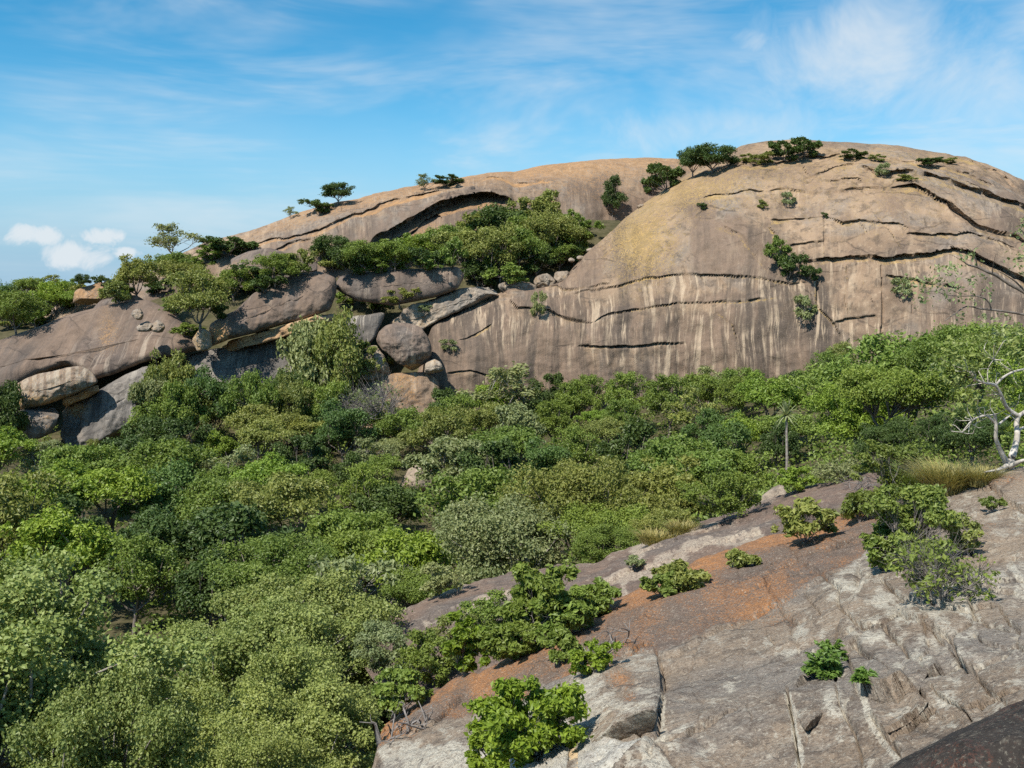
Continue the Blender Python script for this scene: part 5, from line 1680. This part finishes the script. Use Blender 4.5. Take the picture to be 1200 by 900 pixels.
at(105, 960, 330, 190, FIG[1], 'fig_tree', 'pale broad leaved fig tree nearest the bottom left corner', 'tree', 'trees of the valley forest', d=25)
at(330, 985, 260, 150, FIG[0], 'fig_tree', 'pale broad leaved fig tree at the bottom edge left of the granite', 'tree', 'trees of the valley forest', d=24)

# ---- shrubs that knit the shelf thicket and the hillside together
gS = np.random.default_rng(31)
n_sh = 0
SHELF = [(392, 318), (410, 324), (436, 316), (452, 312), (474, 314), (496, 318), (512, 300), (530, 316), (538, 296), (556, 312), (562, 286), (590, 308), (600, 284), (612, 304), (628, 322), (630, 284), (646, 296), (650, 278), (668, 286), (672, 310), (676, 296), (586, 326), (560, 330),
         (620, 272), (640, 264), (575, 272)]
for i, (px, py) in enumerate(SHELF):
    at(px, py, gS.uniform(34, 52), gS.uniform(26, 38), SHRUB[int(gS.integers(0, 3))], 'shrub', '%sshrub from the left knitting the shelf thicket behind the cliff ledge' % (['', 'second ', 'third ', 'fourth ', 'fifth ', 'sixth ', 'seventh ', 'eighth ', 'ninth ', 'tenth ', 'eleventh ', 'twelfth ', 'thirteenth ', 'fourteenth ', 'fifteenth ', 'sixteenth ', 'seventeenth ', 'eighteenth ', 'nineteenth ', 'twentieth ', 'twenty first ', 'twenty second ', 'twenty third ', 'twenty fourth ', 'twenty fifth ', 'last '][sorted(range(len(SHELF)), key=lambda q: SHELF[q][0]).index(i)] or 'first '), 'shrub', G1)
HILL = [(412, 358), (440, 364), (468, 356), (10, 385), (30, 378), (75, 362), (100, 356), (52, 352), (18, 360), (140, 356), (185, 345), (205, 370), (220, 395), (255, 375), (250, 345), (285, 340), (300, 330), (340, 325), (230, 320), (200, 315), (310, 345), (128, 345), (4, 350), (84, 345)]
for i, (px, py) in enumerate(HILL):
    at(px, py, gS.uniform(28, 44), gS.uniform(16, 26), SHRUB[int(gS.integers(0, 3))], 'shrub', '%s low shrub from the left on the hillside behind the slabs' % ['first', 'second', 'third', 'fourth', 'fifth', 'sixth', 'seventh', 'eighth', 'ninth', 'tenth', 'eleventh', 'twelfth', 'thirteenth', 'fourteenth', 'fifteenth', 'sixteenth', 'seventeenth', 'eighteenth', 'nineteenth', 'twentieth', 'twenty first', 'twenty second', 'twenty third', 'last'][sorted(range(len(HILL)), key=lambda q: HILL[q][0]).index(i)], 'shrub', G4)

# ---- undergrowth filling the forest floor
gU = np.random.default_rng(5)
UC, UR = [], []
while len(UC) < 2400:
    y = math.sqrt(gU.uniform(20 ** 2, 182 ** 2))
    x = gU.uniform(-0.56, 0.56) * y
    z = float(ground(np.array(x), np.array(y)))
    if rock_height(x, y) > z - 0.5:
        continue
    px, py = proj(np.array([x, y, z]))
    if px > 440 and y < 24:
        continue
    UC.append((x, y, z + gU.uniform(0.3, 1.5)))
    UR.append(gU.uniform(0.7, 1.7))
UC, UR = np.array(UC), np.array(UR)
nr = UC[:, 1] < 62
v1, f1, l1 = clump_leaves(UC[nr], UR[nr] * 0.8, 110, 0.17, 0.10, gU)
v2, f2, l2 = clump_leaves(UC[~nr], UR[~nr], 28, 0.40, 0.23, gU)
v, f, lv = np.concatenate([v1, v2]), np.concatenate([f1, f2 + len(v1)]), np.concatenate([l1, l2])
link('undergrowth', make_mesh('undergrowth', v, f, L_MID, attrs={'lv': lv}, smooth=False), kind='stuff', label='green undergrowth covering the forest floor', cat='undergrowth')


# ------------------------------------------------------------------ foreground shrubs, each at its own spot
def bush(name, seed, H, Wd, k, per, l, w, mat, twigs, bark=M_TWIG, style='shrub'):
    return make_plant(name, seed, H, Wd, k, per, l, w, mat, bark, style, twigs, trunk_r=0.02)


L_NEARB = leaf_mat('leaf_near_bright', (0.20, 0.285, 0.030), 0.03, 0.32)
L_NEARM = leaf_mat('leaf_near_mid', (0.185, 0.240, 0.052), 0.03, 0.3)
G5 = 'shrubs on the near granite'
for px, py, wpx, hpx, k, per, lf, mat, tw, nm, lab in [
    (618, 892, 165, 120, 80, 170, (0.085, 0.05), L_NEARB, 1, 'shrub', 'bright green bush growing left of the big lichen boulder'),
    (578, 905, 80, 70, 40, 130, (0.085, 0.05), L_NEARB, 1, 'shrub', 'lower lobe of bright green leaves at the bottom edge'),
    (690, 790, 60, 46, 26, 90, (0.085, 0.05), L_NEARB, 2, 'shrub', 'small green sprig bush at the foot of the orange face'),
    (1072, 662, 128, 112, 74, 130, (0.10, 0.055), L_NEARM, 3, 'shrub', 'big twiggy bush on the granite crest left of the grass'),
    (1035, 668, 70, 56, 26, 120, (0.10, 0.06), L_MID, 4, 'shrub', 'shaded leafy bush at the left foot of the big twiggy bush'),
    (1095, 704, 150, 84, 44, 34, (0.09, 0.05), L_NEARM, 14, 'shrub', 'half dead grey twig thicket in front of the big bush'),
    (1130, 650, 66, 54, 26, 60, (0.09, 0.05), L_OLIVE, 6, 'shrub', 'thin olive bush right of the big twiggy bush'),
    (1008, 612, 62, 46, 30, 110, (0.12, 0.065), L_NEARM, 2, 'shrub', 'small dark bush peeping over the orange crest'),
    (1050, 592, 92, 88, 50, 130, (0.11, 0.06), L_NEARM, 2, 'shrub', 'upright green bush behind the big twiggy bush'),
    (944, 636, 84, 62, 44, 60, (0.16, 0.08), L_OLIVE, 5, 'shrub', 'open olive bush alone on the brown slope'),
    (800, 690, 66, 32, 34, 90, (0.16, 0.09), L_OLIVE, 2, 'shrub', 'yellow olive bush behind the orange crest'),
    (775, 700, 46, 30, 26, 90, (0.16, 0.09), L_NEARM, 2, 'shrub', 'small green bush at the lower edge of the brown slope'),
    (740, 668, 24, 26, 20, 50, (0.16, 0.09), L_GREY, 3, 'shrub', 'small grey bush on the pale vein of the brown slope'),
    (640, 752, 110, 100, 70, 150, (0.15, 0.075), L_MID, 2, 'shrub', 'feathery green tree like bush against the brown slope'),
    (668, 745, 70, 62, 50, 150, (0.15, 0.075), L_MID, 2, 'shrub', 'green bush right of the feathery bush near the crest'),
    (600, 775, 74, 60, 50, 150, (0.14, 0.075), L_MID, 2, 'shrub', 'green bush behind the crest above the bright bush'),
    (548, 790, 62, 84, 50, 130, (0.14, 0.09), L_NEARB, 2, 'shrub', 'upright bright bush left of the feathery bush'),
    (500, 802, 90, 70, 50, 150, (0.14, 0.085), L_MID, 2, 'shrub', 'green bush above the low granite tongue'),
    (450, 800, 90, 80, 50, 150, (0.14, 0.085), L_GREY, 2, 'shrub', 'grey green bush at the right side of the fig canopy'),
    (450, 850, 70, 60, 40, 130, (0.13, 0.085), L_DARK, 2, 'shrub', 'dark bush behind the tip of the granite tongue'),
    (848, 612, 96, 66, 56, 150, (0.19, 0.10), L_MID, 2, 'shrub', 'broad green bush left of the tall rosette tree'),
    (930, 578, 50, 36, 36, 110, (0.18, 0.10), L_BRIGHT, 2, 'shrub', 'bright bush at the foot of the tall rosette tree'),
    (980, 566, 60, 26, 36, 60, (0.18, 0.10), L_GREY, 5, 'shrub', 'grey brush pile bush right of the rosette tree'),
    (790, 622, 56, 30, 36, 100, (0.18, 0.10), L_OLIVE, 2, 'shrub', 'low olive bush at the upper edge of the brown slope'),
    (515, 700, 60, 44, 36, 110, (0.18, 0.10), L_GREY, 3, 'shrub', 'grey bush on the left tip of the brown slope'),
    (690, 722, 60, 40, 36, 130, (0.15, 0.08), L_MID, 2, 'shrub', 'low green bush on the brown slope above the pale hump'),
    (575, 745, 80, 60, 44, 130, (0.15, 0.08), L_MID, 2, 'shrub', 'green bush on the lower left of the brown slope'),
    (620, 700, 50, 34, 30, 100, (0.15, 0.08), L_OLIVE, 2, 'shrub', 'olive bush at the upper left of the brown slope'),
    (535, 770, 70, 56, 40, 120, (0.14, 0.08), L_OLIVE, 3, 'shrub', 'olive bush left of the upright bright bush'),
    (660, 775, 50, 40, 30, 110, (0.12, 0.07), L_MID, 3, 'shrub', 'small bush against the orange crest'),
    (705, 716, 52, 40, 34, 110, (0.14, 0.08), L_MID, 3, 'shrub', 'green bush in the dip behind the orange crest'),
    (868, 664, 40, 22, 26, 90, (0.14, 0.08), L_OLIVE, 3, 'shrub', 'low olive bush behind the middle of the orange crest'),
    (470, 838, 76, 62, 40, 130, (0.12, 0.08), L_MID, 2, 'shrub', 'green bush in the hollow above the granite tongue'),
    (1165, 600, 30, 22, 14, 40, (0.09, 0.05), L_NEARM, 3, 'shrub', 'little sprig in the crack below the white barked tree')]:
    h = hit(px, py)
    dist = h[1]
    Wd, Hh = wpx * dist / F, hpx * dist / F
    pr = bush('shrub_%d' % px, px, Hh, Wd, int(k * 1.3), int(per * 0.72), lf[0] * 0.76, lf[1] * 0.74, mat, tw)
    place(pr, (h[0], h[1], h[2] - 0.04), 0.0, 1.0, nm, lab, 'shrub', G5)


def fern(px, py, wpx, hpx, n, label, mat):
    h = hit(px, py)
    r = wpx * h[1] / F / 2
    g = np.random.default_rng(int(px))
    P_, N_, A_ = [], [], []
    T = Tubes()
    for i in range(n):
        a = g.uniform(0, 6.28)
        el = g.uniform(0.35, 1.3)
        L = r * g.uniform(0.8, 1.3) * (1 if el < 0.9 else hpx / wpx * 1.6)
        t = np.linspace(0, 1, 8)
        dr = np.array([math.cos(a) * math.cos(el), math.sin(a) * math.cos(el), math.sin(el)])
        pts = t[:, None] * dr * L + np.array([0, 0, -0.35 * L])[None] * t[:, None] ** 2 + g.normal(0, 0.1 * r, 3) * np.array([1, 1, 0])
        T.add(pts[::3], [0.004, 0.003, 0.002], 3, 1)
        for q in range(2, 8):
            for sd in (-1, 1, 0):
                P_.append(pts[q] + sd * np.array([-dr[1], dr[0], 0]) * 0.03)
                N_.append(np.array([0, 0, 1]) + g.normal(0, 0.4, 3))
                A_.append(dr + sd * np.array([-dr[1], dr[0], 0]) * 1.1)
    v, f, lv = leaves(np.array(P_), np.array(N_), 0.075, 0.03, g, axis=np.array(A_))
    root = place(dict(trunk=T.mesh('fern_stems', M_BARK), crown=make_mesh('fern_leaves', v, f, mat, attrs={'lv': lv}, smooth=False)), (h[0], h[1], h[2] - 0.02), 0, 1.0, 'fern', label, 'fern', 'ferns in the granite cracks')
    for c in root.children:
        c.name = 'stems' if 'trunk' in c.name else 'fronds'


L_FERN = leaf_mat('leaf_fern', (0.15, 0.25, 0.05), 0.02)
fern(966, 786, 46, 46, 60, 'larger fern tuft in the vertical granite crack', L_FERN)
fern(975, 768, 34, 34, 40, 'fern tuft just above the larger fern in the crack', L_FERN)
fern(1015, 796, 30, 24, 44, 'small fern tuft on the rock right of the larger fern', L_FERN)


def grass(px, py, wpx, hpx, n, label, mat):
    h = hit(px, py)
    dist = h[1]
    R, Hh = wpx * dist / F / 2, hpx * dist / F
    g = np.random.default_rng(int(px) + 9)
    a = g.uniform(0, 6.28, n)
    r = R * np.sqrt(g.uniform(0, 1, n)) * 0.7
    b = np.stack([np.cos(a) * r, np.sin(a) * r * 0.7, np.zeros(n)], -1)
    lean = np.stack([np.cos(a), np.sin(a), np.zeros(n)], -1) * (0.25 + 0.75 * (r / R))[:, None] + g.normal(0, 0.3, (n, 3)) * np.array([1, 1, 0])
    L = Hh * g.uniform(0.6, 1.15, n)
    side = np.cross(lean + np.array([0, 0, 0.01]), [0, 0, 1.0])
    side /= np.linalg.norm(side, axis=1, keepdims=True) + 1e-9
    rows = []
    for t, wd in ((0, 1), (0.35, 0.9), (0.7, 0.6), (1.0, 0.08)):
        c = b + L[:, None] * (np.array([0, 0, 1.0]) * (t - 0.35 * t * t) + lean * 0.75 * t ** 1.8)
        wv = side * (0.008 * dist / 19 * wd)
        rows.append(np.stack([c - wv, c + wv], 1))
    v = np.stack(rows, 1).reshape(n, 8, 3)
    q = np.arange(n)[:, None, None] * 8 + np.array([[0, 1, 3, 2], [2, 3, 5, 4], [4, 5, 7, 6]])[None]
    lv = np.repeat(np.clip(g.normal(0.5, 0.3, n), 0, 1), 8)
    me = make_mesh('grass_tuft', v.reshape(-1, 3), q.reshape(-1, 4), mat, attrs={'lv': lv}, smooth=False)
    o = link('grass_tuft', me, None, label, 'grass', 'grass tufts on the granite')
    o.location = (h[0], h[1], h[2] - 0.03)


L_GRASSG = leaf_mat('grass_green', (0.20, 0.26, 0.06), 0.05)
for px, py, w_, h_, n, lab, mt in [
    (1112, 580, 78, 58, 1700, 'big straw coloured grass clump left of the white barked tree', L_GRASS),
    (1085, 578, 60, 46, 800, 'greener grass clump behind the big twiggy bush', L_GRASSG),
    (1150, 568, 40, 34, 500, 'short grass clump at the roots of the white barked tree', L_GRASS),
    (770, 636, 60, 22, 500, 'pale grass along the upper edge of the brown slope', L_GRASS),
    (800, 624, 50, 20, 400, 'pale grass above the middle of the brown slope', L_GRASS),
    (1000, 605, 40, 16, 300, 'grass strip behind the orange crest', L_GRASSG),
    (1060, 566, 60, 34, 600, 'green grass at the right end of the brown slope', L_GRASSG)]:
    grass(px, py, w_, h_, n, lab, mt)


# ---- dead branches lying on the granite
def brush(px, py, wpx, hpx, n, label):
    h = hit(px, py)
    dist = h[1]
    g = np.random.default_rng(int(px) + 77)
    T = Tubes()
    R, Hh = wpx * dist / F / 2, hpx * dist / F
    for i in range(n):
        st = np.array([g.uniform(-1, 1) * R * 0.7, g.uniform(-1, 1) * 0.4, 0.0])
        e = st + np.array([g.normal(0, 0.5) * R, g.normal(0, 0.3), g.uniform(0.1, 1.0) * Hh])
        m = (st + e) / 2 + g.normal(0, 0.1, 3) * R
        T.add([st, m, e], [0.016, 0.012, 0.005], 4, 3)
        for _ in range(3):
            e2 = m + g.normal(0, 0.35, 3) * R * np.array([1, 0.6, 0.6]) + np.array([0, 0, 0.2 * Hh])
            T.add([m, (m + e2) / 2 + g.normal(0, 0.04, 3), e2], [0.009, 0.007, 0.003], 3, 2)
    for v in T.v:
        for row in v:
            gz = ROCK_BVH.ray_cast(Vector((h[0] + row[0], h[1] + row[1], h[2] + 3)), Vector((0, 0, -1)))[0]
            row[2] += (gz.z - h[2]) if gz is not None and abs(gz.z - h[2]) < 1.5 else 0
    o = link('dead_branches', T.mesh('dead_branches', M_TWIG), None, label, 'dead branches')
    o.location = (h[0], h[1], h[2] + 0.01)


brush(478, 852, 70, 26, 14, 'pile of dead grey branches on the low granite tongue')
brush(705, 762, 90, 24, 12, 'dead grey branches lying across the orange face')
brush(1010, 572, 50, 18, 16, 'grey dead brush between the brown slope and the big bush')


# ---- tall thin tree with a rosette of strap leaves
h = hit(922, 566)
dist = h[1]
Hh = 82 * dist / F
T = Tubes()
T.add([(0, 0, -0.3), (0.02, 0, Hh * 0.4), (-0.01, 0, Hh * 0.8), (0.02, 0, Hh)], [0.15, 0.125, 0.115, 0.13], 8)
g = np.random.default_rng(3)
lvz, lfz, lvv, nn = [], [], [], 0
for i in range(80):
    a = g.uniform(0, 6.28)
    el = 1.45 - 1.9 * g.uniform() ** 1.6
    L = g.uniform(0.75, 1.0) * 23 * dist / F * g.uniform(0.7, 1.1)
    dr = np.array([math.cos(a) * math.cos(el), math.sin(a) * math.cos(el), math.sin(el)])
    sd = np.array([-math.sin(a), math.cos(a), 0])
    for j, t in enumerate((0, 0.3, 0.65, 1.0)):
        c = np.array([0, 0, Hh]) + dr * L * t + np.array([0, 0, -0.28 * L * t * t * math.cos(el)])
        wv = sd * 0.13 * (1 - 0.93 * t) * (1.0 if t else 0.8)
        lvz += [c - wv, c + wv]
    for j in range(3):
        lfz.append((nn + 2 * j, nn + 2 * j + 1, nn + 2 * j + 3, nn + 2 * j + 2))
    nn += 8
    lvv += [g.uniform(0.2, 1)] * 8
pr = dict(trunk=T.mesh('rosette_trunk', M_BARKP), crown=make_mesh('rosette_crown', lvz, lfz, leaf_mat('leaf_rosette', (0.33, 0.38, 0.20), 0.02), attrs={'lv': lvv}, smooth=False))
place(pr, h, 0, 1.0, 'rosette_tree', 'tall thin tree topped by a rosette of strap leaves', 'tree')


# ---- white barked fig on the granite crest at right
def zw(a, b):
    return (1040 + a / 5.625, 400 + b / 5.625)


hb = hit(1178, 552)
D = hb[1]


def chain(T, pix, rad, dd, sides=8, sub=4):
    pts = [P(x, y, D + q) - hb for (x, y), q in zip(pix, dd)]
    T.add(pts, np.asarray(rad) * 0.47, sides, sub)
    return pts


T = Tubes()
ends = []
chain(T, [zw(800, 850), zw(785, 800), zw(745, 725), zw(715, 640), zw(716, 560), zw(706, 480)], [0.22, 0.14, 0.10, 0.085, 0.075, 0.07], [0, 0, -0.1, -0.2, -0.25, -0.3])
chain(T, [zw(716, 548), zw(680, 510), zw(640, 490), zw(560, 520), zw(490, 600)], [0.055, 0.05, 0.04, 0.03, 0.012], [-0.25, -0.3, -0.4, -0.6, -0.8], 6)
chain(T, [zw(560, 520), zw(540, 560), zw(535, 610)], [0.022, 0.015, 0.008], [-0.6, -0.6, -0.7], 5)
chain(T, [zw(560, 545), zw(600, 570), zw(640, 560)], [0.018, 0.012, 0.006], [-0.6, -0.6, -0.7], 5)
chain(T, [zw(735, 545), zw(780, 510), zw(812, 488)], [0.05, 0.04, 0.02], [-0.2, -0.1, 0.1], 6)
chain(T, [zw(800, 850), zw(815, 780), zw(840, 700), zw(856, 620), zw(850, 545), zw(862, 490)], [0.24, 0.17, 0.14, 0.12, 0.11, 0.10], [0, 0, 0.1, 0.2, 0.3, 0.3])
chain(T, [zw(868, 496), zw(790, 440), zw(752, 360), zw(712, 290), zw(640, 275), zw(580, 250), zw(530, 190)], [0.095, 0.085, 0.07, 0.06, 0.045, 0.03, 0.015], [0.3, 0.2, 0.0, -0.1, -0.3, -0.5, -0.8], 7)
chain(T, [zw(712, 290), zw(760, 240), zw(830, 200), zw(910, 178), zw(1000, 120)], [0.05, 0.05, 0.045, 0.04, 0.02], [-0.1, 0.2, 0.5, 0.8, 1.0], 6)
chain(T, [zw(662, 272), zw(662, 185), zw(700, 118)], [0.025, 0.018, 0.01], [-0.2, -0.2, -0.1], 5)
chain(T, [zw(866, 490), zw(960, 420), zw(1040, 300), zw(1100, 180), zw(1120, 20)], [0.09, 0.085, 0.07, 0.05, 0.02], [0.3, 0.5, 0.8, 1.2, 1.6], 7)
chain(T, [zw(858, 610), zw(880, 575), zw(920, 560), zw(1000, 520)], [0.06, 0.055, 0.05, 0.03], [0.2, 0.3, 0.5, 0.8], 6)
chain(T, [zw(790, 820), zw(730, 848), zw(640, 862)], [0.12, 0.07, 0.03], [-0.1, -0.5, -0.9], 6)
chain(T, [zw(800, 830), zw(880, 790), zw(960, 770)], [0.13, 0.08, 0.04], [-0.1, -0.4, -0.6], 6)
gw = np.random.default_rng(44)
for (x0, y0), dd in [(zw(560, 520), -0.6), (zw(640, 490), -0.4), (zw(490, 600), -0.8), (zw(706, 480), -0.3), (zw(812, 488), 0.1), (zw(580, 250), -0.5), (zw(530, 190), -0.8), (zw(640, 275), -0.3), (zw(712, 290), 0), (zw(830, 200), 0.5), (zw(700, 118), -0.1), (zw(752, 360), 0.0)]:
    for _ in range(5):
        x1, y1 = x0 + gw.normal(-3, 8), y0 + gw.normal(-5, 7)
        x2, y2 = x1 + gw.normal(-1, 6), y1 + gw.normal(-3, 6)
        chain(T, [(x0, y0), (x1, y1), (x2, y2)], [0.02, 0.014, 0.006], [dd, dd + gw.normal(0, 0.1), dd + gw.normal(0, 0.2)], 4, 2)
tm = T.mesh('white_trunk', M_BARKW)
g = np.random.default_rng(12)
cc, cr = [], []
for px, py, dd in [(1110, 418, -0.5), (1128, 432, -0.7), (1148, 425, -0.2), (1162, 415, 0.3), (1182, 408, 0.6), (1198, 420, 0.9), (1176, 440, 0.6), (1150, 450, 0.5), (1138, 468, 0.6), (1120, 450, -0.6),
                   (1190, 450, 1.0), (1160, 395, 0.4), (1185, 390, 0.9), (1140, 400, -0.1), (1120, 405, -0.5), (1100, 430, -0.8), (1205, 470, 1.3), (1150, 485, 0.9), (1215, 440, 1.2), (1230, 400, 1.4), (1225, 380, 1.3), (1205, 392, 1.2), (1132, 488, 0.9), (1180, 470, 1.4), (1165, 480, 1.4), (1240, 430, 1.4)]:
    cc.append(P(px, py, D + dd) - hb)
    cr.append(g.uniform(0.20, 0.34))
v, f, lv = clump_leaves(np.array(cc), np.array(cr), 40, 0.115, 0.075, g)
pr = dict(trunk=tm, crown=make_mesh('white_tree_crown', v, f, L_PALE, attrs={'lv': lv}, smooth=False))
place(pr, hb, 0, 1.0, 'white_barked_tree', 'white barked twisted tree rooted on the granite crest at right', 'tree').rotation_euler = (0, 0, 0)

# ---- leaning tree whose dark limbs reach in from the right
hb = hit(1290, 552)
D = hb[1]
T = Tubes()
chain(T, [(1290, 560), (1278, 500), (1262, 430), (1240, 380), (1215, 352), (1200, 342), (1183, 333), (1168, 323), (1158, 319), (1145, 313), (1132, 309), (1123, 295)], [0.3, 0.22, 0.17, 0.13, 0.10, 0.08, 0.072, 0.065, 0.055, 0.045, 0.03, 0.014],
      [0, 0, 0.2, 0.4, 0.5, 0.6, 0.6, 0.6, 0.5, 0.5, 0.4, 0.4], 7, 3)
for pix, r0 in [([(1145, 313), (1143, 302), (1138, 295), (1148, 287), (1158, 279)], 0.025), ([(1163, 320), (1164, 310), (1167, 298)], 0.02), ([(1132, 309), (1118, 300), (1108, 297)], 0.012),
                ([(1138, 295), (1130, 290), (1122, 291)], 0.012), ([(1205, 345), (1190, 330), (1178, 322), (1170, 318)], 0.04), ([(1143, 303), (1135, 305), (1128, 299)], 0.014), ([(1158, 279), (1162, 274)], 0.01),
                ([(1243, 385), (1215, 372), (1185, 366), (1162, 363), (1150, 362), (1133, 359), (1120, 367), (1107, 376)], 0.06), ([(1162, 363), (1157, 352), (1145, 347), (1128, 347), (1110, 346), (1095, 341), (1080, 343)], 0.032),
                ([(1148, 348), (1152, 340), (1155, 333)], 0.016), ([(1128, 347), (1118, 341), (1100, 336)], 0.014), ([(1120, 366), (1112, 362), (1100, 360)], 0.012), ([(1240, 380), (1235, 330), (1215, 290), (1195, 268)], 0.06), ([(1215, 290), (1205, 300), (1192, 305)], 0.025)]:
    n = len(pix)
    chain(T, pix, np.linspace(r0, r0 * 0.25, n), np.linspace(0.5, 0.2, n), 5, 3)
g = np.random.default_rng(15)
cc, cr = [], []
for px, py in [(1195, 275), (1205, 290), (1190, 300), (1200, 262), (1215, 270), (1215, 300), (1195, 312), (1112, 320), (1098, 318), (1105, 332), (1135, 303), (1092, 345), (1060, 340), (1078, 352), (1130, 340), (1150, 330), (1118, 352), (1140, 355), (1160, 345),
               (1175, 375), (1150, 375), (1190, 385), (1235, 300), (1240, 340), (1250, 280), (1085, 332), (1068, 330), (1125, 372), (1165, 395)]:
    cc.append(P(px, py, D + g.uniform(-0.3, 0.9)) - hb)
    cr.append(g.uniform(0.14, 0.26))
v, f, lv = clump_leaves(np.array(cc), np.array(cr), 24, 0.075, 0.05, g)
pr = dict(trunk=T.mesh('leaning_trunk', M_BARK), crown=make_mesh('leaning_crown', v, f, L_GREY, attrs={'lv': lv}, smooth=False))
place(pr, hb, 0, 1.0, 'leaning_tree', 'sparse tree reaching dark crooked limbs in from the right edge', 'tree').rotation_euler = (0, 0, 0)
